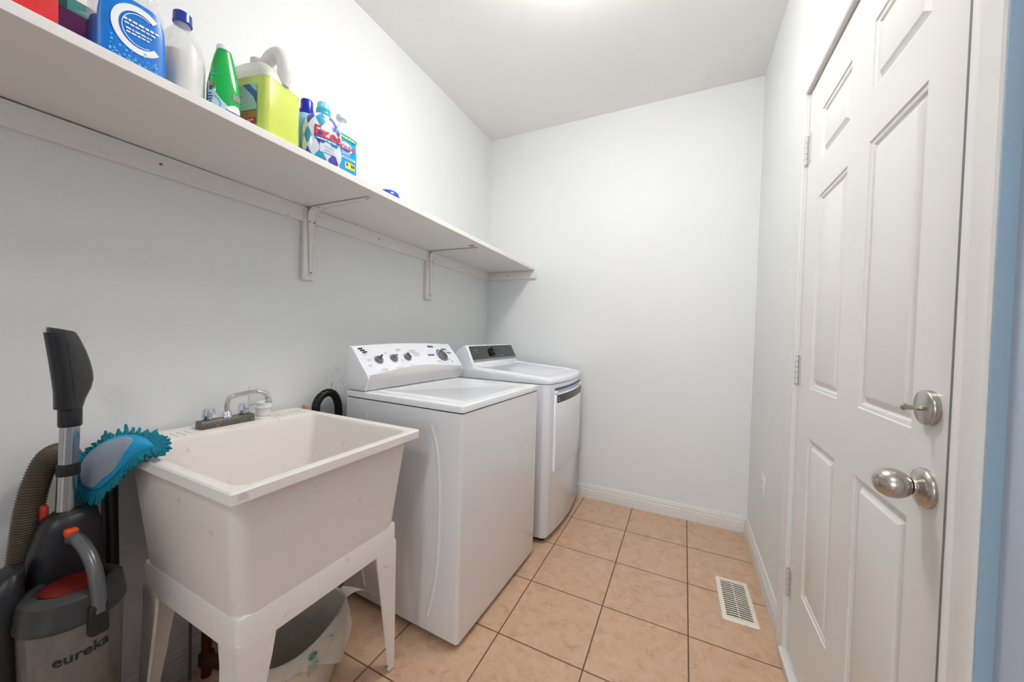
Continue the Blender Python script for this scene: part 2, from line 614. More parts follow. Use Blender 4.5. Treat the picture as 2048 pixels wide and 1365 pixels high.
for hz in (1.870, 1.075, 0.285):                # three butt hinges
    b = B()
    hy = 0.006
    for q in range(5):
        lathe(b, [(0.0068, 0), (0.0068, 0.0188)], 16, Matrix.Translation((-0.0065, hy, hz - 0.05 + q * 0.0200)), mi=0)
    lathe(b, [(0.0035, -0.006), (0.0052, -0.003), (0.0052, 0)], 12, Matrix.Translation((-0.0065, hy, hz - 0.05)))
    lathe(b, [(0.0052, 0), (0.0052, 0.003), (0.003, 0.005)], 12, Matrix.Translation((-0.0065, hy, hz + 0.05)))
    box(b, -0.0015, 0.001, -0.030, hy - 0.002, hz - 0.05, hz + 0.05)
    box(b, -0.002, 0.004, hy - 0.002, hy + 0.004, hz - 0.05, hz + 0.05)
    h = obj('hinge', b, M_hinge, door)
    b = B()
    lathe(b, [(0.0045, -0.052), (0.0045, 0.052)], 12, Matrix.Translation((-0.0065, hy, hz)))
    obj('hinge_pin', b, M_dark, h)

# wall outlet beside the door ------------------------------------
t = thing('wall_outlet', 'white rectangular outlet cover plate low on the right wall between door and corner', 'outlet', (W, 2.035, 0.45))
b = B(); box(b, -0.006, 0, -0.036, 0.036, -0.058, 0.058, 0.0025)
obj('cover_plate', b, M_white, t)
for dz in (-0.021, 0.021):
    b = B(); box(b, -0.0078, -0.005, -0.017, 0.017, dz - 0.014, dz + 0.014, 0.002)
    for dy in (-0.006, 0.006):
        box(b, -0.0081, -0.007, dy - 0.001, dy + 0.001, dz - 0.003, dz + 0.006, mi=1)
    obj('socket', b, [M_white, M_dark], t)

# floor register --------------------------------------------------
t = thing('floor_vent', 'cream metal floor register set in the tan tiles near the door', 'vent', (1.731, 1.772, 0.0), radians(1.5))
b = B()
hx, hy_ = 0.067, 0.150
ox, oy = 0.049, 0.127
loft(b, [rrect(-hx, hx, -hy_, hy_, 0.0005, 0.006, 3), rrect(-hx, hx, -hy_, hy_, 0.003, 0.006, 3), rrect(-hx + .006, hx - .006, -hy_ + .006, hy_ - .006, 0.0065, 0.005, 3),
         rrect(-ox, ox, -oy, oy, 0.0065, 0.003, 3), rrect(-ox, ox, -oy, oy, 0.0012, 0.003, 3)], cap0=False, cap1=False)
M_vent = mat('cream_register_enamel', (240, 232, 216), 0.35, mottle=0.05, mscale=40)
obj('frame', b, M_vent, t)
b = B()
for i in range(18):
    y = -oy + 0.006 + i * (2 * oy - 0.012) / 17
    pts = [(-ox, y - 0.003), (-ox * .5, y), (0, y + 0.0012), (ox * .5, y), (ox, y - 0.003)]
    for a, c in zip(pts[:-1], pts[1:]):
        bb = bmesh.new()
        v = [bb.verts.new(p) for p in ((a[0], a[1] - .0032, .0055), (c[0], c[1] - .0032, .0055), (c[0], c[1] + .0032, .0055), (a[0], a[1] + .0032, .0055),
                                       (a[0], a[1] - .0012, .0015), (c[0], c[1] - .0012, .0015), (c[0], c[1] + .0048, .0015), (a[0], a[1] + .0048, .0015))]
        for q in ((0, 1, 2, 3), (4, 7, 6, 5), (0, 4, 5, 1), (2, 6, 7, 3), (1, 5, 6, 2), (0, 3, 7, 4)):
            bb.faces.new([v[k] for k in q])
        merge(b, bb)
box(b, -0.0015, 0.0015, -oy, oy, 0.0020, 0.0052)
obj('grille', b, M_vent, t, smooth=False)
b = B(); box(b, -ox, ox, -oy, oy, 0.0003, 0.0010)
obj('duct_opening', b, M_dark, t, smooth=False)

# ceiling lamp (just above the frame) ------------------------------
t = thing('ceiling_lamp', 'round frosted glass ceiling lamp glowing above the middle of the room', 'lamp', (LAMP_AT[0], LAMP_AT[1], H))
b = B(); lathe(b, [(0.085, 0), (0.085, -0.014), (0.060, -0.022), (0.045, -0.030)], 48)
obj('base_ring', b, M_nickel, t)
b = B(); lathe(b, [(0.045, -0.026), (0.10, -0.034), (0.138, -0.052), (0.148, -0.074), (0.138, -0.096), (0.110, -0.114), (0.07, -0.125), (0.03, -0.129), (0.002, -0.130)], 48, cap0=False)
M_lamp = bpy.data.materials.new('lit_frosted_glass')
M_lamp.use_nodes = True
pb = M_lamp.node_tree.nodes['Principled BSDF']
pb.inputs['Base Color'].default_value = (0.9, 0.9, 0.88, 1)
pb.inputs['Emission Color'].default_value = (0.985, 0.965, 0.95, 1)
pb.inputs['Emission Strength'].default_value = LAMP_POWER
obj('glass_dome', b, M_lamp, t)


# ================================================================ shelf
def shz(y):                                      # underside of the board; it sags slightly to the far end
    return 1.672 + 0.0135 * (2.45 - y)


SX = 0.420
shelf = thing('wall_shelf', 'long white painted shelf board on cleats and two brackets along the left wall', 'shelf', (0, 0, 0))
b = B()
YA, YB = -1.2, D - 0.001
ringA = [(0.001, shz(YA)), (SX - .0015, shz(YA)), (SX, shz(YA) + .0015), (SX, shz(YA) + .0225), (SX - .0015, shz(YA) + .024), (0.001, shz(YA) + .024)]
dzz = shz(YB) - shz(YA)
loft(b, [[(x, YA, z) for x, z in ringA], [(x, YB, z + dzz) for x, z in ringA]])
obj('board', b, M_shelf, shelf)
b = B()
cl = [(0.001, -0.062), (0.016, -0.062), (0.018, -0.060), (0.018, -0.0005), (0.001, -0.0005)]
loft(b, [[(x, yy, shz(yy) + z - gg) for x, z in cl] for yy, gg in ((YA, 0.009), (0.10, 0.0045), (0.75, 0.0008), (YB - .02, 0.0))])
cleat = obj('wall_cleat', b, M_shelf, shelf)
b = B()
bz0 = shz(D)
prism(b, [(0.001, bz0 - .060), (0.436, bz0 - .060), (0.436, bz0 + .004), (0.421, bz0 + .004), (0.421, bz0 - .0008), (0.001, bz0 - .0008)], 'y', D - 0.019, D - 0.0005, bev=0.0008)
cleat2 = obj('end_cleat', b, M_shelf, shelf)


def screw(par, p, d, r=0.0042):
    b = B()
    d = Vector(d)
    Mx = Matrix.Translation(p) @ d.to_track_quat('Z', 'Y').to_matrix().to_4x4()
    lathe(b, [(r, -0.0005), (r, 0.0006), (r * 0.55, 0.0016), (0.0004, 0.0018)], 12, Mx)
    return obj('screw', b, M_screw, par)


for y, dz in ((0.41, -0.032), (1.28, -0.030), (2.04, -0.034)):
    screw(cleat, (0.018, y, shz(y) + dz), (1, 0, 0))
for x in (0.055, 0.185, 0.197):
    screw(cleat2, (x, D - 0.019, bz0 - 0.03), (0, -1, 0), 0.0032)
for y0, y1, zb in ((0.866, 0.921, 1.383), (1.668, 1.728, 1.378)):
    yc = (y0 + y1) / 2 + 0.005
    b = B(); box(b, 0.0005, 0.022, y0, y1, zb, shz(yc) - 0.002, 0.0015)
    obj('backing_strip', b, M_shelf, shelf)
    zt_ = shz(yc) - 0.0005
    b = B()
    # vertical arm tapering downward, rounded elbow, horizontal arm tapering outward, with a raised rib
    path = [(0.024, zb + 0.02), (0.024, zt_ - 0.10), (0.024, zt_ - 0.045), (0.026, zt_ - 0.028), (0.033, zt_ - 0.013), (0.045, zt_ - 0.005), (0.062, zt_ - 0.002), (0.20, zt_ - 0.002), (0.365, zt_ - 0.002)]
    wid = [0.007, 0.0145, 0.018, 0.0185, 0.019, 0.019, 0.0185, 0.015, 0.008]
    rg = []
    for q, ((x, z), w_) in enumerate(zip(path, wid)):
        a = path[max(q - 1, 0)]
        c = path[min(q + 1, len(path) - 1)]
        tx, tz = c[0] - a[0], c[1] - a[1]
        l_ = math.hypot(tx, tz)
        nx, nz_ = -tz / l_, tx / l_              # towards the wall / board
        th = 0.0022
        ox_, oz_ = -nx, -nz_
        fl = 0.007 * (1 - 0.5 * abs(q - 4) / 4)
        rg.append([(x, yc - w_, z), (x + ox_ * fl, yc - w_, z + oz_ * fl), (x + ox_ * fl, yc - w_ + 0.002, z + oz_ * fl), (x + ox_ * th, yc - w_ + 0.0025, z + oz_ * th),
                   (x + ox_ * th, yc - 0.003, z + oz_ * th), (x + ox_ * th * 1.6, yc, z + oz_ * th * 1.6), (x + ox_ * th, yc + 0.003, z + oz_ * th),
                   (x + ox_ * th, yc + w_ - 0.0025, z + oz_ * th), (x + ox_ * fl, yc + w_ - 0.002, z + oz_ * fl), (x + ox_ * fl, yc + w_, z + oz_ * fl), (x, yc + w_, z)])
    loft(b, rg)
    br = obj('bracket', b, M_shelf, shelf, sharp=30)
    for p, d in (((0.0265, yc - 0.001, zb + 0.032), (1, 0, 0)), ((0.0265, yc - 0.011, zt_ - 0.060), (1, 0, 0)), ((0.0265, yc + 0.011, zt_ - 0.060), (1, 0, 0)),
                 ((0.075, yc - 0.006, zt_ - 0.0045), (0, 0, -1)), ((0.350, yc, zt_ - 0.0045), (0, 0, -1))):
        screw(br, p, d, 0.0038)
b = B()                                         # bare chip in the paint under the board
poly_ink(b, lambda a, c: (a, c, shz(c) - 0.0004), [(0.325, 1.655), (0.345, 1.640), (0.372, 1.648), (0.375, 1.662), (0.350, 1.668)])
obj('paint_chip', b, mat('bare_wood', (176, 142, 96), 0.8, mottle=0.3, mscale=200), shelf, smooth=False)


def top_z(y):
    return shz(y) + 0.0245


# ================================================================ washer
TH = radians(-1.86)
washer = thing('washing_machine', 'white top-loading washing machine with four grey dials, next to the utility sink', 'washing machine', (0.142, 0.990, 0.0), TH)
LX, LY = 0.630, 0.682
b = B()
zb, zt = 0.018, 0.879
loft(b, [rrect(0.01, LX - 0.012, 0.01, LY - 0.01, zb, 0.012), rrect(0.004, LX - 0.003, 0.004, LY - 0.004, zb + 0.004, 0.012), rrect(0, LX, 0, LY, zb + 0.012, 0.012),
         rrect(0, LX, 0, LY, zt, 0.012)])
for sgn, x0 in ((1, 0.505), (-1, 0.125)):        # long curved stiffening ribs pressed into the side panel
    pth = smooth_path([(x0 - 0.018 * sgn, 0.003, 0.825), (x0 + 0.012 * sgn, 0.003, 0.74), (x0 + 0.028 * sgn, 0.003, 0.60), (x0 + 0.032 * sgn, 0.003, 0.46),
                       (x0 + 0.026 * sgn, 0.003, 0.30), (x0 + 0.004 * sgn, 0.003, 0.16), (x0 - 0.020 * sgn, 0.003, 0.075)], 6)
    tube(b, pth, [0.004] + [0.0085] * (len(pth) - 2) + [0.004], 12, up=(0, 1, 0))
obj('cabinet', b, M_appl, washer, sharp=40)
b = B()
loft(b, [rrect(0.003, LX - 0.004, 0.003, LY - 0.003, 0.878, 0.010), rrect(0.003, LX - 0.004, 0.003, LY - 0.003, 0.8845, 0.010)])
obj('top_seam', b, M_dark, washer)
b = B()
loft(b, [rrect(0, LX + 0.002, -0.001, LY + 0.001, 0.8838, 0.013), rrect(0, LX + 0.002, -0.001, LY + 0.001, 0.902, 0.013), rrect(0.002, LX, 0.001, LY - 0.001, 0.9075, 0.013),
         rrect(0.006, LX - 0.004, 0.005, LY - 0.005, 0.910, 0.013), rrect(0.02, LX - 0.018, 0.02, LY - 0.02, 0.911, 0.012)])
obj('top_deck', b, M_appl, washer, sharp=30)
b = B()
loft(b, [rrect(0.145, LX - 0.016, 0.035, LY - 0.035, 0.9105, 0.02), rrect(0.145, LX - 0.016, 0.035, LY - 0.035, 0.913, 0.02), rrect(0.148, LX - 0.019, 0.038, LY - 0.038, 0.9145, 0.02),
         rrect(0.165, LX - 0.045, 0.075, LY - 0.075, 0.9150, 0.03), rrect(0.178, LX - 0.060, 0.092, LY - 0.092, 0.9120, 0.03)])
obj('lid', b, M_appl, washer, sharp=30)
# console: white slanted face with end caps and a lower band that bows up in the middle
b = B()


def bow(y):
    s = y / LY
    return 4 * s * (1 - s)


NS = 25
rg, rgs = [], []
for i in range(NS):
    y = 0.006 + (LY - 0.012) * i / (NS - 1)
    k = bow(y)
    q = 1 - abs(2 * i / (NS - 1) - 1) ** 9 * 0.03
    rg.append([(0.002, y, 0.914), (0.004, y, 1.092 + 0.008 * k), (0.010, y, 1.100 + 0.009 * k), (0.022, y, 1.102 + 0.010 * k), (0.030, y, 1.099 + 0.009 * k),
               (0.072 + .003 * k, y, 1.054 + 0.009 * k), (0.125 + .003 * k, y, 0.993 + 0.009 * k), (0.136 + .004 * k, y, 0.978 + 0.006 * k), (0.139 + .003 * k, y, 0.966), (0.137, y, 0.960),
               (0.119, y, 0.916), (0.119, y, 0.914)])
loft(b, rg, mi=0)
con = obj('control_console', b, M_appl2, washer, sharp=28)
b = B()                                         # silver-grey lower band, arched along its upper edge
rg = []
for i in range(NS):
    y = 0.007 + (LY - 0.014) * i / (NS - 1)
    k = bow(y) ** 1.4
    A0 = Vector((0.1400 + .003 * bow(y), y, 0.966)); A1 = Vector((0.139 + .003 * bow(y), y, 0.9785 + 0.006 * bow(y)))
    A2 = Vector((0.1265 + .004 * bow(y), y, 0.9945 + 0.010 * bow(y)))
    Tp = A1.lerp(A2, min(1.0, 0.15 + 0.85 * k))
    e_ = Vector((0.0008, 0, 0.0006))
    rg.append([A0 + e_, A1.lerp(A2, 0.02) + e_, Tp + e_])
loft(b, rg, closed=False)
rg = [[(0.1205, r_[0][1], 0.9165), (0.1390, r_[0][1], 0.9595), tuple(r_[0])] for r_ in rg]
loft(b, rg, closed=False)
obj('lower_band', b, mat('pearl_grey_plastic', (214, 212, 212), 0.22, metal=0.2, coat=0.3, mottle=0.08, mscale=9), con, sharp=28)
for yy in (0.0035, LY - 0.0035):                  # end caps
    b = B()
    oc = [(0.000, 0.914), (0.002, 1.090), (0.010, 1.103), (0.022, 1.105), (0.032, 1.101), (0.075, 1.055), (0.128, 0.994), (0.140, 0.975), (0.141, 0.964), (0.121, 0.914)]
    prism(b, oc, 'y', yy - 0.0045, yy + 0.0045, bev=0.0015)
    obj('end_cap', b, M_appl, con, sharp=30)

# slanted face frame: origin top edge, u along +y, v up the slope
cu0 = Vector((0.022, 0, 1.102))
cdn = Vector((0.102, 0, -0.107)).normalized()
cnor = Vector((0.107, 0, 0.102)).normalized()
Lc = 0.148


CV = [(0.0, 0.0275, 1.1000), (0.05, 0.0310, 1.0983), (0.42, 0.0725, 1.0538), (1.0, 0.1300, 0.9870)]


def con_place(a, v, off=0.0012):                 # a: along y, v: share of the way down the slope
    k = bow(a)
    v_ = max(0.0, min(0.9999, v))
    for (v0_, xa, za), (v1_, xb, zb_) in zip(CV[:-1], CV[1:]):
        if v_ <= v1_:
            f_ = (v_ - v0_) / (v1_ - v0_)
            x_, z_ = xa + (xb - xa) * f_, za + (zb_ - za) * f_
            break
    return Vector((x_ + 0.003 * k, a, z_ + 0.009 * k)) + cnor * off


def con_frame(a, v):
    p = con_place(a, v, 0.0)
    Mx = Matrix((( 0, -cdn.x, cnor.x, p.x), (1, -cdn.y, cnor.y, p.y), (0, -cdn.z, cnor.z, p.z), (0, 0, 0, 1)))
    return Mx                                    # local x -> +y, local y -> up slope, local z -> outward


M_knobring = mat('blue_grey_dial_print', (112, 130, 168), 0.5)
M_knob = mat('smoked_silver_plastic', (150, 148, 146), 0.22, metal=0.6, mottle=0.15, mscale=70)
M_knobd = mat('dark_smoked_grip', (112, 110, 108), 0.2, metal=0.6, coat=0.4)


def dial(a, v, r, ang, par, push=False):
    Mx = con_frame(a, v)
    b = B()
    lathe(b, [(r * 0.90, 0.0), (r * 0.88, 0.010), (r * 0.82, 0.0125), (r * 0.25, 0.0135), (0.0005, 0.0135)], 30, Mx)
    k = obj('dial', b, M_knob, par, sharp=35)
    b = B()
    Rz = Mx @ Matrix.Rotation(radians(ang), 4, 'Z')
    if push:
        tube(b, [(0, 0, 0.011), (0, r * 0.1, 0.024), (0, r * 0.25, 0.032)], [r * 0.30, r * 0.30, r * 0.24], 16)
        bmesh.ops.transform(b, matrix=Rz, verts=b.verts)
    else:
        box(b, -r * 0.20, r * 0.20, -r * 0.86, r * 0.86, 0.011, 0.022, 0.003, M=Rz, taper=(1.5, 1.03))
    obj('dial_grip', b, M_knobd, k)
    b = B()
    ring_ink(b, lambda p, q: Mx @ Vector((p, q, 0.0016)), 0, 0, r * 1.02, r * 1.22, 0, 360, 36)
    obj('dial_ring', b, M_knobring, k)
    return k


dial(0.100, 0.570, 0.0185, -25, washer, True)
dial(0.190, 0.570, 0.0185, -60, washer)
dial(0.280, 0.570, 0.0185, 10, washer)
dial(0.553, 0.560, 0.0330, 15, washer)


def cp(u, v, off=0.0012):
    return lambda a, c: con_place(u + a, v - c / Lc, off)


def word_bars(bm, place, total, h, rnd_, mi=0, nu=1):
    """a line of print too small to read: short strokes with gaps"""
    x = -total / 2
    while x < total / 2 - h * 0.6:
        w_ = min(rnd_.uniform(h * 1.0, h * 2.6), total / 2 - x)
        quad_ink(bm, place, x, x + w_, -h / 2, h / 2, mi=mi, nu=nu)
        x += w_ + h * 0.45
    return bm


RB = random.Random(11)
for i in range(3):                               # striped emblem at the left end
    b = B()
    v0 = 0.10 + i * 0.065
    x0 = 0.022 + i * 0.007
    poly_ink(b, lambda a, c: con_place(a, c), [(x0, v0 + 0.045), (x0 + 0.005, v0), (x0 + 0.030, v0), (x0 + 0.026, v0 + 0.045)])
    obj('emblem_stripe', b, M_dark, con, smooth=False)
for a, v, w_, m_ in ((0.500, 0.16, 0.040, M_dark), (0.602, 0.28, 0.042, M_navy), (0.462, 0.53, 0.050, M_navy), (0.632, 0.44, 0.034, M_navy)):
    b = B()
    pl_ = cp(a, v)
    poly_ink(b, pl_, [(-w_ / 2 + 0.003, -0.0048), (w_ / 2 + 0.003, -0.0048), (w_ / 2 - 0.003, 0.0048), (-w_ / 2 - 0.003, 0.0048)])
    bd = obj('cycle_badge', b, m_, con, smooth=False)
    b = B(); word_bars(b, cp(a, v, 0.0016), w_ * 0.62, 0.0032, RB)
    obj('badge_print', b, mat('pale_badge_print', (178, 190, 212), 0.5), bd, smooth=False)
for i in range(6):                               # row of indicator dots
    b = B(); ring_ink(b, cp(0.512 + i * 0.0105, 0.90), 0, 0, 0.0002, 0.0019, n=10)
    obj('indicator_dot', b, M_dark, con, smooth=False)
b = B(); ring_ink(b, cp(0.612, 0.86), 0, 0, 0.0002, 0.006, n=18)
obj('start_mark', b, M_grey, con, smooth=False)
b = B(); ring_ink(b, cp(0.553, 0.560, 0.0018), 0, 0, 0.0365, 0.0405, 95, 235, 24)
obj('dial_scale', b, M_navy, con, smooth=False)
for (u, v, w_) in ((0.045, 0.30, .024), (0.105, 0.92, .040), (0.040, 0.72, .020), (0.195, 0.92, .042), (0.158, 0.33, .020), (0.236, 0.66, .020),
                   (0.285, 0.90, .028), (0.250, 0.24, .030), (0.340, 0.30, .050), (0.350, 0.40, .064), (0.350, 0.50, .056), (0.050, 0.52, .022), (0.595, 0.74, .030), (0.500, 0.80, .044)):
    b = B(); word_bars(b, cp(u, v), w_, 0.0030, RB)
    word_bars(b, cp(u, v + 0.045), w_ * 0.7, 0.0026, RB)
    obj('dial_caption', b, mat('faint_grey_print', (176, 178, 182), 0.6), con, smooth=False)
for x in (0.05, LX - 0.05):
    for y in (0.05, LY - 0.05):
        b = B(); lathe(b, [(0.020, 0.0), (0.020, 0.008), (0.012, 0.010), (0.012, 0.022)], 16, Matrix.Translation((x, y, 0)))
        obj('leveling_foot', b, M_black, washer)

# ================================================================ dryer
dryer = thing('clothes_dryer', 'white clothes dryer with black glass control panel, in the far corner', 'dryer', (0.175, 1.748, 0.0))
DW = 0.665


def plan(ins=0.0, z=0.0, bulge=0.032, xf=0.645, r=0.045):
    """rounded outline with a bowed front; z may be a function of x"""
    pts = []
    y0, y1, x0 = ins, DW - ins, ins

    def fx(y):
        s = (y - DW / 2) / (DW / 2)
        return xf - ins + bulge * (1 - s * s)
    rr_ = max(r - ins, 0.008)
    n = 8
    for k in range(n + 1):
        a = radians(-90 + 90 * k / n)
        pts.append((fx(y0 + rr_) - rr_ + rr_ * cos(a), y0 + rr_ + rr_ * sin(a)))
    for k in range(1, 20):
        y = y0 + rr_ + (y1 - y0 - 2 * rr_) * k / 20
        pts.append((fx(y), y))
    for k in range(n + 1):
        a = radians(90 * k / n)
        pts.append((fx(y1 - rr_) - rr_ + rr_ * cos(a), y1 - rr_ + rr_ * sin(a)))
    r2 = 0.01
    for cx, cy, a0 in ((x0 + r2, y1 - r2, 90), (x0 + r2, y0 + r2, 180)):
        for k in range(4):
            a = radians(a0 + 90 * k / 3)
            pts.append((cx + r2 * cos(a), cy + r2 * sin(a)))
    return [(x, y, z(x) if callable(z) else z) for x, y in pts]


b = B()
loft(b, [plan(0.02, 0.028), plan(0.006, 0.032), plan(0.0, 0.042), plan(0.0, 0.893), plan(0.004, 0.897)])
obj('cabinet', b, M_dry, dryer, sharp=40)
b = B(); loft(b, [plan(0.004, 0.896), plan(0.004, 0.902)])
obj('top_seam', b, mat('shadow_gap', (60, 60, 80), 0.8), dryer)


def dh(x):                                       # height of the domed top along the depth
    return 0.978 - 0.015 * max(0, (x - 0.15) / 0.5) - 0.034 * max(0, (x - 0.30) / 0.35) ** 2


b = B()
ZR = [plan(0.0, 0.9005)] + [plan(i_, (lambda x, d=d_: dh(x) - d)) for i_, d_ in ((-0.002, 0.022), (-0.001, 0.012), (0.003, 0.0055), (0.010, 0.001), (0.022, 0.0), (0.055, -0.001), (0.062, 0.0005), (0.070, 0.0075), (0.085, 0.0085))]
loft(b, ZR, cap1=False)
last = ZR[-1]
cxm = sum(p[0] for p in last) / len(last)
cym = sum(p[1] for p in last) / len(last)
prev = last
for s_ in (0.75, 0.5, 0.25, 0.02):
    cur = [(cxm + (p[0] - cxm) * s_, cym + (p[1] - cym) * s_, 0) for p in last]
    cur = [(x, y, dh(x) - 0.0085) for x, y, _ in cur]
    loft(b, [prev, cur], cap0=False, cap1=(s_ == 0.02))
    prev = cur
obj('top_panel', b, M_dry, dryer, sharp=32)
b = B()
cpf = [(0.004, 0.955), (0.006, 1.025), (0.016, 1.050), (0.038, 1.070), (0.070, 1.090), (0.088, 1.098), (0.096, 1.097), (0.100, 1.092), (0.149, 0.991), (0.153, 0.983), (0.156, 0.970), (0.158, 0.955)]
rg = []
for i, yy in enumerate((0.0, 0.004, 0.010, DW - 0.030, DW - 0.024, DW - 0.020)):
    k = (0.90, 0.975, 1.0, 1.0, 0.975, 0.90)[i]
    rg.append([(0.075 + (x - 0.075) * k, yy, 0.955 + (z - 0.955) * (0.5 + 0.5 * k)) for x, z in cpf])
loft(b, rg)
dcon = obj('control_console', b, M_dry, dryer, sharp=28)
dp0 = Vector((0.100, 0, 1.0925))
ddn = Vector((0.049, 0, -0.101)).normalized()
dno = Vector((0.101, 0, 0.049)).normalized()


def dplace(a, v, off=0.0012):                    # a along y, v metres down the slope
    return dp0 + ddn * v + Vector((0, a, 0)) + dno * off


def slab(b, pts, t0, t1, mi=0):
    loft(b, [[dplace(a, v, t0) for a, v in pts], [dplace(a, v, t1) for a, v in pts]], mi=mi)


b = B()
slab(b, [(0.020, 0.006), (0.026, 0.002), (DW - 0.050, 0.002), (DW - 0.044, 0.006), (DW - 0.036, 0.094), (0.016, 0.094)], 0.0002, 0.0018)
glass = obj('glass_panel', b, M_blackg, dcon)
b = B()
slab(b, [(0.016, 0.0945), (DW - 0.036, 0.0945), (DW - 0.036, 0.110), (0.016, 0.110)], 0.0002, 0.0022)
obj('silver_strip', b, M_silver, dcon)
dd = Matrix(((0, -ddn.x, dno.x, 0), (1, 0, dno.y, 0), (0, -ddn.z, dno.z, 0), (0, 0, 0, 1)))
Md = Matrix.Translation(dplace(0.292, 0.048, 0.0015)) @ dd
b = B()
seg = 40
rings = []
for r_, z_ in ((0.034, 0), (0.034, 0.004), (0.030, 0.006), (0.029, 0.020), (0.027, 0.0235)):
    ring = []
    for i in range(seg):
        rr2 = r_ * (0.94 if (i % 4 < 2 and 0.003 < z_ < 0.021) else 1.0)
        ring.append(tuple(Md @ Vector((rr2 * cos(2 * pi * i / seg), rr2 * sin(2 * pi * i / seg), z_))))
    rings.append(ring)
loft(b, rings)
dk = obj('dial', b, M_black, dcon, sharp=30)
b = B(); lathe(b, [(0.0245, 0.0232), (0.0245, 0.0240), (0.001, 0.0242)], 32, Md)
obj('dial_face', b, mat('dial_grey', (70, 66, 62), 0.25, metal=0.5), dk)
b = B(); ring_ink(b, lambda p, q: Md @ Vector((p, q, 0.0247)), 0, 0, 0.021, 0.0222, n=32)
obj('dial_face_ring', b, M_silver, dk)
P_ = lambda u, v, off=0.0022: (lambda a, c: dplace(u + a, v - c, off))
M_pgrey = mat('pale_grey_print', (112, 120, 124), 0.6)
b = B(); word_bars(b, P_(0.085, 0.030), 0.046, 0.0040, RB); obj('brand_print', b, mat('soft_grey_print', (140, 144, 150), 0.6), glass, smooth=False)
b = B(); word_bars(b, P_(0.095, 0.050), 0.030, 0.0050, RB); obj('feature_print', b, mat('blue_print', (78, 118, 196), 0.5), glass, smooth=False)
for i in range(4):
    for u, w_ in ((0.375, .032), (0.470, .030), (0.530, .026), (0.585, .024)):
        b = B(); word_bars(b, P_(u, 0.022 + i * 0.015), w_, 0.0024, RB); obj('cycle_print', b, M_pgrey, glass, smooth=False)
for i in range(3):
    b = B(); word_bars(b, P_(0.222, 0.022 + i * 0.018), 0.034, 0.0024, RB); obj('cycle_print', b, M_pgrey, glass, smooth=False)
b = B(); ring_ink(b, P_(0.420, 0.078), 0, 0, 0.001, 0.0060, n=18); obj('start_symbol', b, mat('light_symbol', (170, 176, 178), 0.5), glass, smooth=False)
# front door: a bowed slab with a pocket handle and a dark strip


def fxd(y, bulge=0.032, xf=0.645):
    s = (y - DW / 2) / (DW / 2)
    return xf + bulge * (1 - s * s)


DYa, DYb, DZa, DZb = 0.066, DW - 0.066, 0.392, 0.868


def front_grid(b, ya, yb, za, zb, off, th=0.010, mi=0, r=0.012, ny=16):
    """bowed panel following the cabinet front, with rounded edges"""
    prof = [(0.0, 0.0), (0.003, th * 0.75), (0.009, th)]
    rgs_ = []
    for ins, o_ in [(0.0, -0.002)] + [(i, o) for i, o in prof]:
        y0, y1, z0, z1 = ya + ins, yb - ins, za + ins, zb - ins
        ring = []
        rr = max(r - ins, 0.003)
        for k in range(ny + 1):
            y = y0 + rr + (y1 - y0 - 2 * rr) * k / ny
            ring.append((y, z0))
        for k in range(1, 4):
            a = radians(-90 + 90 * k / 3)
            ring.append((y1 - rr + rr * cos(a), z0 + rr + rr * sin(a)))
        for k in range(1, 4):
            a = radians(90 * k / 3)
            ring.append((y1 - rr + rr * cos(a), z1 - rr + rr * sin(a)))
        for k in range(1, ny + 1):
            y = y1 - rr - (y1 - y0 - 2 * rr) * k / ny
            ring.append((y, z1))
        for k in range(1, 4):
            a = radians(90 + 90 * k / 3)
            ring.append((y0 + rr + rr * cos(a), z1 - rr + rr * sin(a)))
        for k in range(1, 3):
            a = radians(180 + 90 * k / 3)
            ring.append((y0 + rr + rr * cos(a), z0 + rr + rr * sin(a)))
        rgs_.append([(fxd(y) + off + o_, y, z) for y, z in ring])
    t = bmesh.new()
    R = [[t.verts.new(p) for p in q] for q in rgs_]
    n = len(R[0])
    for a, c in zip(R[:-1], R[1:]):
        for i in range(n):
            j = (i + 1) % n
            t.faces.new((a[i], a[j], c[j], c[i]))
    # fill the front by strips between bottom row and top row
    Ln = R[-1]
    bot = Ln[0:ny + 1]
    topr = Ln[ny + 1 + 5:ny + 1 + 5 + ny + 1][::-1]
    for k in range(ny):
        try:
            t.faces.new((bot[k], bot[k + 1], topr[k + 1], topr[k]))
        except ValueError:
            pass
    right = Ln[ny:ny + 1 + 5 + 1]
    try:
        t.faces.new(right)
    except ValueError:
        pass
    left = Ln[ny + 1 + 5 + ny:] + [Ln[0]]
    try:
        t.faces.new(left)
    except ValueError:
        pass
    return merge(b, t, None, mi)


b = B(); front_grid(b, DYa, DYb, DZa, 0.836, 0.0, 0.012)
dr = obj('door', b, M_dry, dryer, sharp=32)
b = B(); front_grid(b, DYa + 0.010, DYb - 0.010, 0.787, 0.834, 0.0115, 0.0015, r=0.006)
strip = obj('handle_strip', b, mat('charcoal_strip', (44, 42, 42), 0.28), dr, sharp=32)
b = B()
ys_ = DYa + 0.035
pl = lambda a, c: (fxd(ys_ + a) + 0.0136, ys_ + a, 0.812 + c)
poly_ink(b, pl, [(-0.004, 0.007), (0.004, 0.007), (0, 0.013)])
text_bm('PULL', 0.008, lambda a, c: pl(a, c - 0.001), bm=b)
text_bm('OPEN', 0.008, lambda a, c: pl(a, c - 0.011), bm=b)
obj('strip_lettering', b, M_white, strip, smooth=False)
b = B(); front_grid(b, DYa, DYb, 0.838, DZb, -0.001, 0.0012, r=0.010)
obj('handle_pocket', b, mat('pocket_silver', (196, 204, 222), 0.25, metal=0.3), dr, sharp=32)
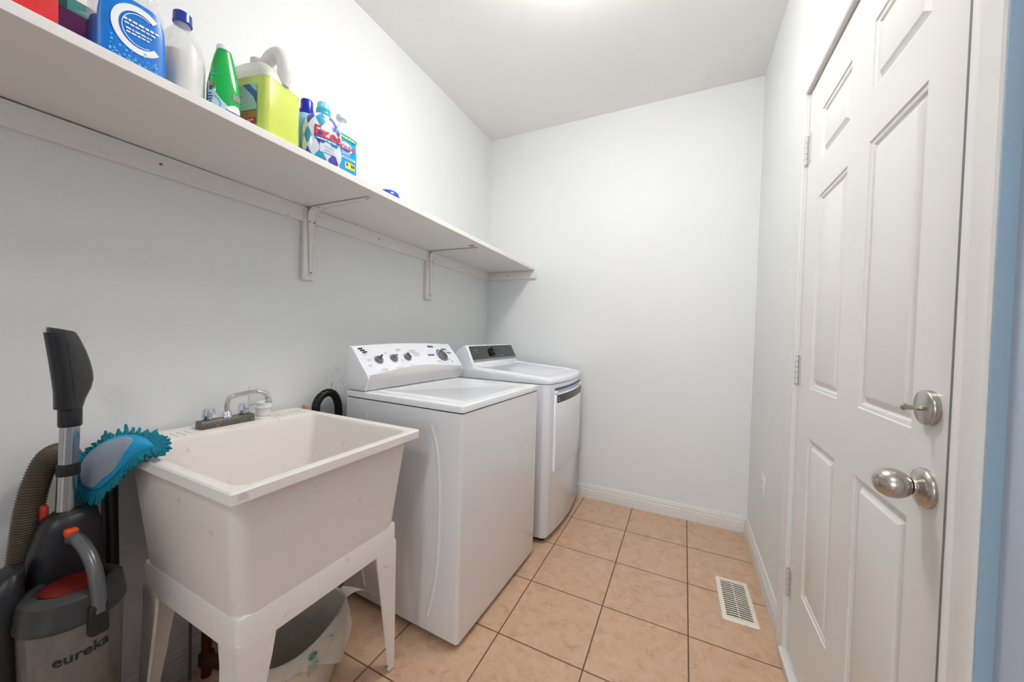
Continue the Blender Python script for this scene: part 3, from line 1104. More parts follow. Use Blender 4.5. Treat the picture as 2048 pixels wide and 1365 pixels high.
for ya_, yb_ in ((DYa + 0.004, DYa + 0.034), (DYb - 0.034, DYb - 0.004)):
    b = B()
    front_grid(b, ya_, yb_, 0.834, 0.858, 0.0, 0.010, r=0.010, ny=4)
    obj('handle_shoulder', b, M_dry, dr, sharp=32)
b = B(); front_grid(b, DYa + 0.002, DYb - 0.002, 0.864, 0.870, 0.0, 0.0018, r=0.0028)  # thin dark strip painted for the shade along the pocket's upper edge
obj('pocket_shadow_lip', b, mat('blue_grey_shade', (70, 76, 110), 0.5), dr)
for x in (0.06, 0.60):
    for y in (0.06, DW - 0.06):
        b = B(); lathe(b, [(0.022, 0), (0.022, 0.010), (0.012, 0.012), (0.012, 0.032)], 16, Matrix.Translation((x, y, 0)))
        obj('leveling_foot', b, M_black, dryer)

# ================================================================ utility sink
sink = thing('utility_sink', 'cream plastic freestanding laundry sink on four tapered legs', 'sink', (0.02, 0.283, 0))
# local coordinates: x 0 at the wall side, y 0 at the near side
SXl, SYl, RZ = 0.663, 0.562, 0.842
b = B()
n = 6
rings = [rrect(0.020, 0.018 + 0.585, 0.052, 0.513, 0.508, 0.03, n),     # underside centre start
         rrect(0.165, 0.598, 0.055, 0.510, 0.498, 0.03, n),
         rrect(0.156, 0.604, 0.048, 0.516, 0.508, 0.035, n),
         rrect(0.153, 0.606, 0.045, 0.519, 0.530, 0.036, n),
         rrect(0.125, 0.634, 0.020, 0.543, 0.812, 0.030, n),
         rrect(0.010, SXl - 0.006, 0.006, SYl - 0.006, 0.818, 0.006, n),
         rrect(0.0, SXl, 0.0, SYl, 0.816, 0.006, n),
         rrect(0.0, SXl, 0.0, SYl, 0.838, 0.006, n),
         rrect(0.003, SXl - 0.003, 0.003, SYl - 0.003, RZ, 0.007, n),
         rrect(0.008, SXl - 0.008, 0.008, SYl - 0.008, RZ, 0.010, n),
         rrect(0.135, SXl - 0.020, 0.020, SYl - 0.020, RZ, 0.030, n),
         rrect(0.141, SXl - 0.026, 0.026, SYl - 0.026, RZ - 0.003, 0.034, n),
         rrect(0.146, SXl - 0.031, 0.031, SYl - 0.031, RZ - 0.014, 0.038, n),
         rrect(0.168, SXl - 0.060, 0.056, SYl - 0.056, 0.545, 0.045, n),
         rrect(0.180, SXl - 0.072, 0.068, SYl - 0.068, 0.522, 0.045, n),
         rrect(0.205, SXl - 0.097, 0.093, SYl - 0.093, 0.512, 0.040, n),
         rrect(0.34, 0.40, 0.25, 0.31, 0.506, 0.025, n)]
loft(b, rings[1:], cap0=True, cap1=True)
for k in range(9):                               # moulded soap-rest ribs on the back ledge
    y = 0.020 + k * 0.018
    box(b, 0.060, 0.118, y, y + 0.005, RZ - 0.001, RZ + 0.0022, 0.001)
for k in range(7):
    y = 0.418 + k * 0.018
    box(b, 0.060, 0.118, y, y + 0.005, RZ - 0.001, RZ + 0.0022, 0.001)
obj('basin', b, M_sink, sink, sharp=35)
b = B(); lathe(b, [(0.032, 0), (0.032, 0.003), (0.026, 0.004), (0.024, 0.001), (0.002, 0.001)], 28, Matrix.Translation((0.37, 0.28, 0.506)))
obj('drain', b, M_chrome, sink)
b = B()                                          # skirt the tub sits in
x0, x1, y0, y1 = 0.150, 0.606, 0.044, 0.520


def skring(ins, z):
    return rrect(x0 + ins, x1 - ins, y0 + ins, y1 - ins, z, 0.012, 4)


loft(b, [skring(0.006, 0.450), skring(0.0, 0.450), skring(-0.001, 0.520), skring(0.001, 0.527), skring(0.006, 0.531), skring(0.012, 0.528), skring(0.006, 0.450)], cap0=False, cap1=False)
obj('skirt', b, M_sink, sink, sharp=35)
for sx_, sy_ in ((1, -1), (1, 1), (-1, -1), (-1, 1)):  # four L-section tapered legs
    b = B()
    X0 = x1 + 0.001 if sx_ > 0 else x0 - 0.001
    Y0 = y0 - 0.001 if sy_ < 0 else y1 + 0.001
    XB = X0 - sx_ * 0.016
    YB_ = Y0 + sy_ * 0.020
    ax, ay = -sx_, -sy_                          # directions pointing inwards
    th = 0.007

    def Lsec(X, Y, wx, wy, z):
        return [(X, Y, z), (X + ax * wx, Y, z), (X + ax * wx, Y + ay * th, z), (X + ax * th, Y + ay * th, z), (X + ax * th, Y + ay * wy, z), (X, Y + ay * wy, z)]
    loft(b, [Lsec(XB, YB_, 0.020, 0.022, 0.006), Lsec(X0, Y0, 0.070, 0.075, 0.40), Lsec(X0, Y0, 0.078, 0.084, 0.455), Lsec(X0 - sx_ * 0.001, Y0 - sy_ * 0.001, 0.078, 0.084, 0.470)])
    lg = obj('leg', b, M_sink, sink, smooth=False)
    b = B()
    fx_, fy_ = XB + ax * 0.006 + (-0.010 if sx_ > 0 else 0.010), YB_ + ay * 0.010
    lathe(b, [(0.011, 0), (0.011, 0.004), (0.004, 0.006), (0.004, 0.020)], 16, Matrix.Translation((fx_, fy_, 0)))
    obj('foot', b, M_chrome, lg)
# faucet (local coordinates again)
fb = B()
prism(fb, [(0.058, 0.000), (0.102, 0.000), (0.096, 0.026), (0.062, 0.026)], 'y', 0.195, 0.352, bev=0.003, M=Matrix.Translation((-0.006, 0, RZ)))
fau = obj('faucet_base', fb, M_pewter, sink)
for yy in (0.222, 0.326):
    b = B()
    seg = 24
    rg = []
    for r_, z_ in ((0.0125, 0.0), (0.0150, 0.004), (0.0180, 0.006), (0.0175, 0.010), (0.0165, 0.030), (0.0150, 0.036), (0.011, 0.038)):
        rg.append([((r_ * (0.90 if i % 6 < 2 and z_ > 0.005 else 1)) * cos(2 * pi * i / seg) + 0.074, (r_ * (0.90 if i % 6 < 2 and z_ > 0.005 else 1)) * sin(2 * pi * i / seg) + yy, RZ + 0.026 + z_) for i in range(seg)])
    loft(b, rg)
    obj('faucet_handle', b, M_chrome, fau, sharp=30)
b = B()
lathe(b, [(0.016, 0), (0.016, 0.006), (0.013, 0.009), (0.013, 0.018), (0.009, 0.022)], 24, Matrix.Translation((0.074, 0.274, RZ + 0.024)))
sp = smooth_path([(0.074, 0.274, RZ + 0.04), (0.074, 0.274, RZ + 0.070), (0.078, 0.280, RZ + 0.089), (0.086, 0.294, RZ + 0.097), (0.094, 0.320, RZ + 0.101), (0.103, 0.345, RZ + 0.104),
                  (0.109, 0.362, RZ + 0.101), (0.114, 0.377, RZ + 0.090), (0.116, 0.384, RZ + 0.070)], 5)
tube(b, sp, [0.0080] * (len(sp) - 4) + [0.0085, 0.0095, 0.0098, 0.0098], 16)
lathe(b, [(0.0108, 0), (0.0108, 0.008), (0.0100, 0.010)], 20, Matrix.Translation((0.116, 0.384, RZ + 0.062)))
obj('spout', b, M_chrome, fau, sharp=45)

# white cup-shaped plug standing on the ledge
b = B(); lathe(b, [(0.021, 0), (0.0235, 0.002), (0.0245, 0.026), (0.0285, 0.029), (0.0285, 0.035), (0.0235, 0.038), (0.0225, 0.050), (0.019, 0.053), (0.001, 0.053)], 32)
o = tag(obj('plastic_cap', b, M_white, sharp=35), 'white plastic pipe cap standing on the sink ledge behind the faucet spout', 'cap')
o.location = (0.058, 0.694, RZ + 0.0005)
b = B(); box(b, 0, 0.004, -0.037, 0.037, -0.036, 0.036, 0.0015)
o = tag(obj('wall_plate', b, mat('painted_over_plate', (222, 224, 222), 0.5)), 'blank white plate on the left wall above the faucet spout', 'wall plate')
o.location = (0.0, 0.710, 0.915)

# washer drain hose -------------------------------------------------
M_rub = mat('black_rubber', (16, 16, 17), 0.45, mottle=0.3, mscale=90, bump=0.3, bscale=120)
t = thing('drain_hose', 'thick black rubber hose looping over between sink and washing machine', 'hose', (0.055, 0.910, 0.0))
b = B()
pth = smooth_path([(0, -0.004, 0.35), (0, -0.004, 0.6), (0, -0.004, 0.80), (0, 0.002, 0.845), (0, 0.022, 0.877), (0, 0.054, 0.890), (0, 0.085, 0.880), (0, 0.106, 0.845), (0.000, 0.113, 0.79), (0.0, 0.113, 0.6), (0.0, 0.113, 0.3)], 6)
tube(b, pth, 0.0170, 18)
hose_ = obj('hose', b, M_rub, t)
b = B()
for q in range(15, 37, 3):                         # ragged torn sleeve along the near bend
    p = pth[min(q, len(pth) - 1)]
    for w_ in range(2):
        M_ = Matrix.Translation(p + Vector((0.006, -0.005 + 0.002 * w_, 0.014))) @ Matrix.Rotation(random.random() * 3, 4, 'X')
        box(b, -0.006, 0.006, -0.004, 0.004, -0.004, 0.004, 0.001, M=M_)
obj('torn_sleeve', b, M_rub, t)
b = B(); lathe(b, [(0.021, 0), (0.021, 0.034), (0.018, 0.036)], 20, Matrix.Translation((0, -0.004, 0.808)))
obj('collar', b, mat('dark_teal_rubber', (18, 30, 34), 0.35), t)
b = B(); box(b, -0.02, 0.012, -0.050, -0.026, 0.800, 0.852, 0.003)
obj('hose_block', b, mat('tan_plastic', (196, 170, 142), 0.6, mottle=0.2, mscale=60), t)

# pipes behind the sink ----------------------------------------------
t = thing('drain_pipe', 'reddish brown pipe and valve behind the sink legs against the left wall', 'pipe', (0.075, 0.515, 0))
M_cu = mat('aged_copper', (120, 62, 44), 0.45, metal=0.6, mottle=0.5, mscale=50)
b = B(); cyl(b, (0, 0, 0.0), (0, 0, 0.60), 0.014)
cyl(b, (0, 0.055, 0.0), (0, 0.055, 0.60), 0.010)
obj('riser', b, M_cu, t)
b = B(); cyl(b, (0, 0, 0.06), (0.10, 0.02, 0.06), 0.018); lathe(b, [(0.022, 0), (0.022, 0.03)], 18, Matrix.Translation((0, 0, 0.045)))
cyl(b, (0.10, 0.02, 0.0), (0.10, 0.02, 0.09), 0.022)
obj('elbow', b, mat('brown_iron', (86, 46, 36), 0.6, mottle=0.5, mscale=60), t)
b = B(); cyl(b, (-0.03, -0.032, 0.0), (-0.03, -0.032, 0.62), 0.004)
obj('tube', b, mat('grey_supply_tube', (120, 120, 112), 0.5), t)

# ================================================================ waste bin with bag under the sink
t = thing('waste_bin', 'low cream waste bin lined with a white plastic bag, on the tiles under the sink', 'bin', (0.385, 0.610, 0.0), radians(17))


def oval(rx, ry, z, n=48, e=2.6, dx=0.0, wob=0.0, ph=0.0):
    pts = []
    for i in range(n):
        a = 2 * pi * i / n
        c, s = cos(a), sin(a)
        w_ = 1 + wob * sin(7 * a + ph) * 0.5 + wob * sin(11 * a + 2 * ph) * 0.5
        pts.append((dx + rx * w_ * math.copysign(abs(c) ** (2 / e), c), ry * w_ * math.copysign(abs(s) ** (2 / e), s), z))
    return pts


BS = 0.86
b = B()
M_bin = mat('cream_bin_plastic', (222, 212, 196), 0.5, mottle=0.06)
loft(b, [oval(0.105, 0.135, 0.0), oval(0.108, 0.139, 0.006), oval(0.132, 0.170, 0.258), oval(0.138, 0.176, 0.258), oval(0.138, 0.176, 0.268), oval(0.130, 0.168, 0.268), oval(0.104, 0.134, 0.010)])
obj('bin_body', b, M_bin, t, sharp=40)
M_bag = bpy.data.materials.new('thin_white_film')
M_bag.use_nodes = True
g = M_bag.node_tree
pb = g.nodes['Principled BSDF']
pb.inputs['Base Color'].default_value = lin((226, 222, 212))
pb.inputs['Roughness'].default_value = 0.4
pb.inputs['Alpha'].default_value = 0.72
nzb = g.nodes.new('ShaderNodeTexNoise')
nzb.inputs['Scale'].default_value = 35
bpb = g.nodes.new('ShaderNodeBump')
bpb.inputs['Strength'].default_value = 0.5
bpb.inputs['Distance'].default_value = 0.004
g.links.new(nzb.outputs['Fac'], bpb.inputs['Height'])
g.links.new(bpb.outputs['Normal'], pb.inputs['Normal'])
b = B()
nn = 72


def hem(a):                                       # how far the bag hangs down outside the rim
    c = cos(a - radians(12))
    return 0.030 + 0.150 * max(0, cos(a - radians(28))) ** 3 + 0.012 * sin(5 * a) + 0.008 * sin(13 * a)


rg = []
base_in = oval(0.126, 0.163, 0.20, nn, wob=0.02)
rg.append([(x, y, 0.13) for x, y, z in oval(0.112, 0.145, 0, nn, wob=0.03)])
rg.append(base_in)
rg.append(oval(0.131, 0.169, 0.268, nn, wob=0.006))
rg.append(oval(0.135, 0.173, 0.2715, nn, wob=0.006))
rg.append(oval(0.141, 0.179, 0.268, nn, wob=0.008))
for f_ in (0.25, 0.5, 0.75, 1.0):
    ring = []
    o_ = oval(0.142, 0.181, 0, nn)
    for i, (x, y, z) in enumerate(o_):
        a = 2 * pi * i / nn
        flare = 1 + 0.05 * f_ * (0.5 + sin(9 * a)) + 0.10 * f_ * max(0, cos(a - radians(75))) ** 6
        ring.append((x * flare, y * flare, 0.268 - hem(a) * f_))
    rg.append(ring)
loft(b, rg, cap0=False, cap1=False)
bag = obj('bag', b, M_bag, t, sharp=60)
b = B()                                           # ear of the bag that sticks out towards the washer
def earp(s, w):
    base = Vector((0.085 + 0.035 * w, 0.150 - 0.03 * w, 0.272))
    tip = Vector((0.145, 0.235, 0.215))
    return base.lerp(tip, s) + Vector((0.006 * sin(5 * w + 3 * s), 0.0, 0.012 * sin(3.1 * s)))
g_ = [[b.verts.new(earp(i / 8, (j / 6 * 2 - 1) * (1 - 0.8 * i / 8))) for j in range(7)] for i in range(9)]
for i in range(8):
    for j in range(6):
        b.faces.new((g_[i][j], g_[i][j + 1], g_[i + 1][j + 1], g_[i + 1][j]))
obj('bag_ear', b, M_bag, bag)
b = B()


def bagp(u, v):                                   # printed side of the bag, bin-local: u around, v down from rim
    a = radians(-14) + u / 0.165
    c, s = cos(a), sin(a)
    e = 2.6
    fl = 1.045
    return Vector((0.1435 * fl * math.copysign(abs(c) ** (2 / e), c), 0.182 * fl * math.copysign(abs(s) ** (2 / e), s), 0.262 - v))


for q in range(7):
    quad_ink(b, bagp, -0.030 + q * 0.005, -0.0285 + q * 0.005, 0.035 + 0.003 * (q % 3), 0.075 + 0.004 * (q % 2))
ring_ink(b, bagp, -0.012, 0.018, 0.002, 0.010, n=16, sx=1.3)
ring_ink(b, bagp, 0.018, 0.03, 0.030, 0.0315, -70, 200, 24, sx=0.8)
obj('bag_print', b, mat('green_print', (28, 132, 112), 0.5), bag, smooth=False)

t.scale = (0.90, 0.96, 0.86)

# ================================================================ chenille mitt on the sink corner
t = thing('dusting_mitt', 'turquoise chenille mitt with grey palm draped over the near corner of the sink', 'mitt', (0.0, 0.0, 0.0))
M_teal = mat('turquoise_chenille', (22, 134, 156), 0.9, mottle=0.3, mscale=160, bump=0.6, bscale=500)
M_aqua = mat('bright_blue_binding', (0, 160, 210), 0.7, mottle=0.15, mscale=90)
M_felt = mat('grey_felt', (160, 170, 186), 0.95, mottle=0.2, mscale=60, bump=0.5, bscale=600)
# the pad is a bent sheet between a far edge on the ledge and a near edge hanging outside the rim
FAR_ = smooth_path([(0.088, 0.226, 0.802), (0.092, 0.246, 0.835), (0.106, 0.276, 0.862), (0.124, 0.300, 0.872), (0.165, 0.314, 0.874), (0.225, 0.316, 0.872), (0.285, 0.308, 0.866), (0.325, 0.298, 0.860)], 6)
NEAR_ = smooth_path([(0.112, 0.220, 0.785), (0.122, 0.232, 0.752), (0.155, 0.246, 0.750), (0.200, 0.254, 0.778), (0.240, 0.260, 0.810), (0.275, 0.268, 0.842), (0.305, 0.278, 0.856), (0.328, 0.290, 0.858)], 6)


def along(path, tt):
    f_ = max(0.0, min(0.9999, tt)) * (len(path) - 1)
    i = int(f_)
    return path[i].lerp(path[min(i + 1, len(path) - 1)], f_ - i)


def mitt_pt(tt, s, lift=0.0):
    U_, L_ = along(FAR_, tt), along(NEAR_, tt)
    d = (along(FAR_, tt + 0.03) + along(NEAR_, tt + 0.03) - along(FAR_, tt - 0.03) - along(NEAR_, tt - 0.03)).normalized()
    side = (L_ - U_).normalized()
    nrm = d.cross(side).normalized()
    if nrm.dot(Vector((0.5, -0.6, 0.6))) < 0:
        nrm = -nrm
    p = (U_ + L_) / 2 + (L_ - U_) / 2 * s + nrm * (0.016 * (1 - s * s) + lift)
    return p, side, nrm, d


def mwid(tt):
    return (max(0.0, 1 - abs(2 * tt - 1) ** 5)) ** 0.5


def mitt_sheet(t0, t1, k0, lift, th, nt_=26, ns=14, wob=0.0):
    b = bmesh.new()
    G = []
    for side_ in (0, 1):
        g = []
        for i in range(nt_ + 1):
            f_ = i / nt_
            tt = t0 + (t1 - t0) * f_
            w_ = k0 * max(0.05, (1 - abs(2 * f_ - 1) ** 3.5)) ** 0.5 * (1 + wob * sin(9 * f_))
            g.append([b.verts.new(mitt_pt(tt, (2 * j / ns - 1) * w_, lift + (th if side_ else 0))[0]) for j in range(ns + 1)])
        G.append(g)
    for g in G:
        for i in range(nt_):
            for j in range(ns):
                b.faces.new((g[i][j], g[i][j + 1], g[i + 1][j + 1], g[i + 1][j]))
    for i in range(nt_):
        for j in (0, ns):
            b.faces.new((G[0][i][j], G[0][i + 1][j], G[1][i + 1][j], G[1][i][j]))
    for i in (0, nt_):
        for j in range(ns):
            b.faces.new((G[0][i][j], G[0][i][j + 1], G[1][i][j + 1], G[1][i][j]))
    return b


obj('backing', mitt_sheet(0.01, 0.99, 1.0, 0.0, 0.005), M_aqua, t, sharp=60)
obj('grey_palm', mitt_sheet(0.09, 0.68, 0.86, 0.0042, 0.0028, wob=0.05), M_felt, t, sharp=60)
b = B()
rnd = random.Random(3)
for row in range(4):
    for k in range(84):
        ang = 2 * pi * k / 84 + row * 0.04
        c_, s_ = cos(ang), sin(ang)
        tt = 0.5 + 0.485 * math.copysign(abs(c_) ** 0.8, c_)
        s = max(0.12, mwid(tt)) * math.copysign(min(1, abs(s_) ** 0.5), s_) * (1.0 - 0.10 * row)
        p, sd, nr, d = mitt_pt(tt, s, -0.003 - 0.0025 * row)
        outd = (sd * s_ + d * c_).normalized()
        hang = p.y < 0.281 and (s_ > -0.2 or tt < 0.25)
        drop = Vector((0, -0.15, -1.0)) * (0.5 + 0.25 * row) if hang else Vector((0, 0, -0.05))
        L_ = rnd.uniform(0.020, 0.034) * (1.25 if tt < 0.35 and s_ > 0 else 1.0)
        j_ = Vector((rnd.uniform(-.3, .3), rnd.uniform(-.3, .3), rnd.uniform(-.25, .25)))
        q1 = p + outd * L_ * 0.45 + j_ * 0.006
        q2 = q1 + (outd * 0.5 + drop + j_ * 0.5).normalized() * L_ * 0.62
        q1.y, q2.y = max(q1.y, 0.213), max(q2.y, 0.213)
        if not hang:
            q1.z = max(q1.z, 0.848); q2.z = max(q2.z, 0.847)
        tube(b, [p, q1, q1.lerp(q2, 0.6), q2], [0.0032, 0.0040, 0.0038, 0.0024], 7)
obj('chenille_fringe', b, M_teal, t, kind='stuff')

# ================================================================ vacuum cleaner
vac = thing('vacuum_cleaner', 'upright bagless vacuum cleaner, black and charcoal with ribbed hose, left of the sink', 'vacuum cleaner', (0, 0, 0))
M_vk = mat('matte_black_plastic', (34, 34, 36), 0.38, mottle=0.15, mscale=50)
M_vd = mat('charcoal_plastic', (62, 62, 62), 0.30, mottle=0.08, mscale=40)
M_vg = mat('dark_silver_plastic', (110, 112, 114), 0.28, metal=0.4, mottle=0.05)
M_hose = mat('brown_grey_hose', (92, 82, 66), 0.42, mottle=0.2, mscale=30)
VX = 0.160


def vring(cx, cy, z, hx_, hy_, sl=0.0, n=24, e=2.2):
    pts = []
    for i in range(n):
        a = 2 * pi * i / n
        c, s = cos(a), sin(a)
        x = cx + hx_ * math.copysign(abs(c) ** (2 / e), c)
        y = cy + hy_ * math.copysign(abs(s) ** (2 / e), s)
        pts.append((x, y, z + sl * (y - cy)))
    return pts


b = B()
HR = [(0.184, 1.158, 0.017, 0.018, -0.25), (0.185, 1.156, 0.021, 0.022, -0.25), (0.188, 1.140, 0.022, 0.0255, -0.2), (0.195, 1.110, 0.022, 0.028, -0.1), (0.201, 1.080, 0.022, 0.029, 0),
      (0.2055, 1.055, 0.022, 0.029, 0), (0.2070, 1.035, 0.022, 0.0285, 0), (0.2060, 1.015, 0.021, 0.026, 0), (0.2020, 0.990, 0.019, 0.021, 0), (0.1995, 0.968, 0.018, 0.0185, 0)]
loft(b, [vring(VX, cy, z, hx_, hy_, sl) for cy, z, hx_, hy_, sl in HR])
hd = obj('handle', b, M_vd, vac, sharp=50)
b = B()                                            # darker grip insert along the near edge
loft(b, [vring(VX + 0.006, cy - 0.0125, z, 0.0215 if i else 0.019, 0.0165, 0) for i, (cy, z) in enumerate(((0.186, 1.150), (0.1885, 1.13), (0.193, 1.09), (0.197, 1.05), (0.2005, 1.01), (0.201, 0.985), (0.201, 0.970)))])
obj('grip_insert', b, M_vk, hd, sharp=50)
b = B(); lathe(b, [(0.0185, 0), (0.0195, 0.003), (0.0195, 0.042), (0.018, 0.045)], 28, Matrix.Translation((VX, 0.1985, 0.925)))
obj('wand_socket', b, M_vk, vac)
b = B(); cyl(b, (VX, 0.1985, 0.93), (VX, 0.191, 0.700), 0.0163, seg=28)
obj('wand', b, mat('wand_steel', (186, 186, 186), 0.22, metal=1.0, mottle=0.1, mscale=60, aniso=(1, 1, 0.05)), vac)
b = B(); lathe(b, [(0.019, 0), (0.0195, 0.002), (0.0195, 0.026), (0.019, 0.028)], 26, Matrix.Translation((VX, 0.1960, 0.808)))
box(b, VX - 0.045, VX - 0.01, 0.188, 0.204, 0.812, 0.832, 0.003)
obj('hose_clip', b, M_vk, vac)


def ribbed(pts, r, pitch=0.0058, n=10):
    pa = smooth_path(pts, n * 3)
    L_ = [0.0]
    for a, c in zip(pa[:-1], pa[1:]):
        L_.append(L_[-1] + (c - a).length)
    tot = L_[-1]
    cnt = int(tot / pitch) * 4
    out, rad, i = [], [], 0
    for k in range(cnt + 1):
        s = tot * k / cnt
        while i < len(L_) - 2 and L_[i + 1] < s:
            i += 1
        f_ = (s - L_[i]) / max(1e-9, L_[i + 1] - L_[i])
        out.append(pa[i].lerp(pa[i + 1], f_))
        rad.append(r * (0.90, 0.97, 1.05, 0.97)[k % 4])
    b = B()
    tube(b, out, rad, 22)
    return b


obj('hose', ribbed([(0.225, 0.126, 0.30), (0.175, 0.1275, 0.45), (0.135, 0.131, 0.57), (0.118, 0.141, 0.665), (0.112, 0.150, 0.745), (0.104, 0.164, 0.805), (0.085, 0.186, 0.842), (0.062, 0.212, 0.838),
                    (0.050, 0.232, 0.790), (0.050, 0.244, 0.720), (0.060, 0.252, 0.60), (0.07, 0.250, 0.45)], 0.0235), M_hose, vac, sharp=60)
# upper housing behind the cup
b = B()
loft(b, [vring(0.165, 0.196, 0.722, 0.020, 0.024, 0, e=2.6), vring(0.165, 0.197, 0.716, 0.032, 0.040, 0, e=2.6), vring(0.165, 0.197, 0.690, 0.040, 0.050, 0, e=3), vring(0.165, 0.192, 0.640, 0.045, 0.058, 0, e=3),
         vring(0.160, 0.186, 0.560, 0.050, 0.068, 0, e=3), vring(0.155, 0.180, 0.300, 0.052, 0.075, 0, e=3), vring(0.155, 0.180, 0.120, 0.060, 0.085, 0, e=3)])
obj('housing', b, M_vk, vac, sharp=50)
b = B(); lathe(b, [(0.022, 0), (0.0225, 0.010), (0.018, 0.013)], 24, Matrix.Translation((VX, 0.192, 0.712)))
obj('wand_collar', b, M_vk, vac)
b = B(); box(b, 0.12, 0.150, 0.158, 0.170, 0.700, 0.742, 0.005)
obj('release_clip', b, mat('red_orange_clip', (190, 62, 40), 0.4), vac)
b = B(); tube(b, [(0.10, 0.282, 0.745), (0.10, 0.282, 0.735), (0.10, 0.283, 0.64), (0.10, 0.284, 0.53), (0.10, 0.284, 0.35)], [0.012, 0.0155, 0.0155, 0.0165, 0.0165], 18)
obj('crevice_tool', b, M_vk, vac)
# side pod / hose inlet on the left
b = B()
loft(b, [vring(0.195, 0.100, 0.640, 0.020, 0.012, 0.3), vring(0.195, 0.100, 0.632, 0.036, 0.026, 0.3), vring(0.20, 0.090, 0.600, 0.046, 0.034, 0.3), vring(0.205, 0.085, 0.520, 0.050, 0.040), vring(0.205, 0.085, 0.30, 0.052, 0.044), vring(0.205, 0.085, 0.12, 0.055, 0.05)])
obj('side_pod', b, M_vk, vac, sharp=50)
# cup lid
CX, CY = 0.252, 0.182
b = B()
lathe(b, [(0.080, 0.0), (0.0835, 0.004), (0.0835, 0.018), (0.0815, 0.022), (0.080, 0.040), (0.077, 0.056), (0.068, 0.064), (0.058, 0.067), (0.055, 0.064), (0.052, 0.058), (0.002, 0.056)], 56, Matrix.Translation((CX, CY, 0.520)))
lid = obj('cup_lid', b, M_vd, vac, sharp=30)
b = B(); lathe(b, [(0.050, 0), (0.048, 0.006), (0.030, 0.012), (0.002, 0.013)], 36, Matrix.Translation((CX, CY, 0.577)))
obj('filter_cap', b, mat('dark_red_filter', (120, 28, 16), 0.4, mottle=0.4, mscale=60, bump=0.5, bscale=150), lid)
b = B()                                            # carrying handle bowing over the lid
pa = smooth_path([(0.186, 0.190, 0.655), (0.205, 0.191, 0.668), (0.235, 0.193, 0.672), (0.275, 0.196, 0.658), (0.310, 0.199, 0.625), (0.328, 0.200, 0.580), (0.334, 0.200, 0.535)], 5)
tube(b, pa, [0.0135] * 4 + [0.0145] * (len(pa) - 4), 18, flat=0.85, up=(0, 0, 1))
ch = obj('cup_handle', b, M_vg, vac, sharp=50)
b = B(); box(b, 0.316, 0.345, 0.183, 0.215, 0.486, 0.556, 0.008, 3)
obj('cup_latch', b, M_vk, vac)
b = B(); box(b, 0.196, 0.222, 0.178, 0.200, 0.676, 0.693, 0.005, 3)
obj('release_button', b, M_orange, vac)
# dust cup
M_cup = bpy.data.materials.new('smoky_clear_plastic')
M_cup.use_nodes = True
g = M_cup.node_tree
pb = g.nodes['Principled BSDF']
nzc = g.nodes.new('ShaderNodeTexNoise')
nzc.inputs['Scale'].default_value = 9
rc = g.nodes.new('ShaderNodeValToRGB')
rc.color_ramp.elements[0].color = lin((120, 116, 110))
rc.color_ramp.elements[1].color = lin((150, 146, 140))
g.links.new(nzc.outputs['Fac'], rc.inputs[0])
g.links.new(rc.outputs[0], pb.inputs['Base Color'])
pb.inputs['Roughness'].default_value = 0.12
pb.inputs['Alpha'].default_value = 0.72
b = B(); lathe(b, [(0.070, 0.16), (0.0725, 0.165), (0.0785, 0.516), (0.0795, 0.521), (0.0765, 0.521), (0.0755, 0.516), (0.0695, 0.168)], 56, Matrix.Translation((CX, CY, 0.0)), cap1=True)
cup = obj('dust_cup', b, M_cup, vac, sharp=40)
b = B(); lathe(b, [(0.040, 0.20), (0.045, 0.26), (0.052, 0.40), (0.052, 0.50)], 32, Matrix.Translation((CX, CY, 0.0)))
obj('cyclone_core', b, M_vk, cup)


def cupp(u, v, off=0.0008):
    z = 0.458 + v
    r_ = 0.0725 + (z - 0.165) / 0.351 * 0.006 + off
    a = radians(-3) + u / 0.079
    return (CX + r_ * cos(a), CY + r_ * sin(a), z)


b = text_bm('eureka', 0.0315, lambda a, c: cupp(a, c), bold=0.0006)
obj('brand_lettering', b, mat('dark_grey_ink', (38, 36, 36), 0.4), cup, smooth=False)
b = B()                                            # floor head below the frame
prism(b, [(0.05, 0.0), (0.40, 0.0), (0.42, 0.02), (0.41, 0.06), (0.34, 0.10), (0.26, 0.16), (0.05, 0.16)], 'y', 0.035, 0.265, bev=0.010, M=Matrix.Translation((0.0, 0, 0.012)))
hdv = obj('floor_head', b, M_vk, vac, sharp=50)
for yy in (0.030, 0.270):
    b = B(); cyl(b, (0.10, yy - 0.012, 0.045), (0.10, yy + 0.012, 0.045), 0.045, seg=28)
    obj('wheel', b, M_vd, vac)


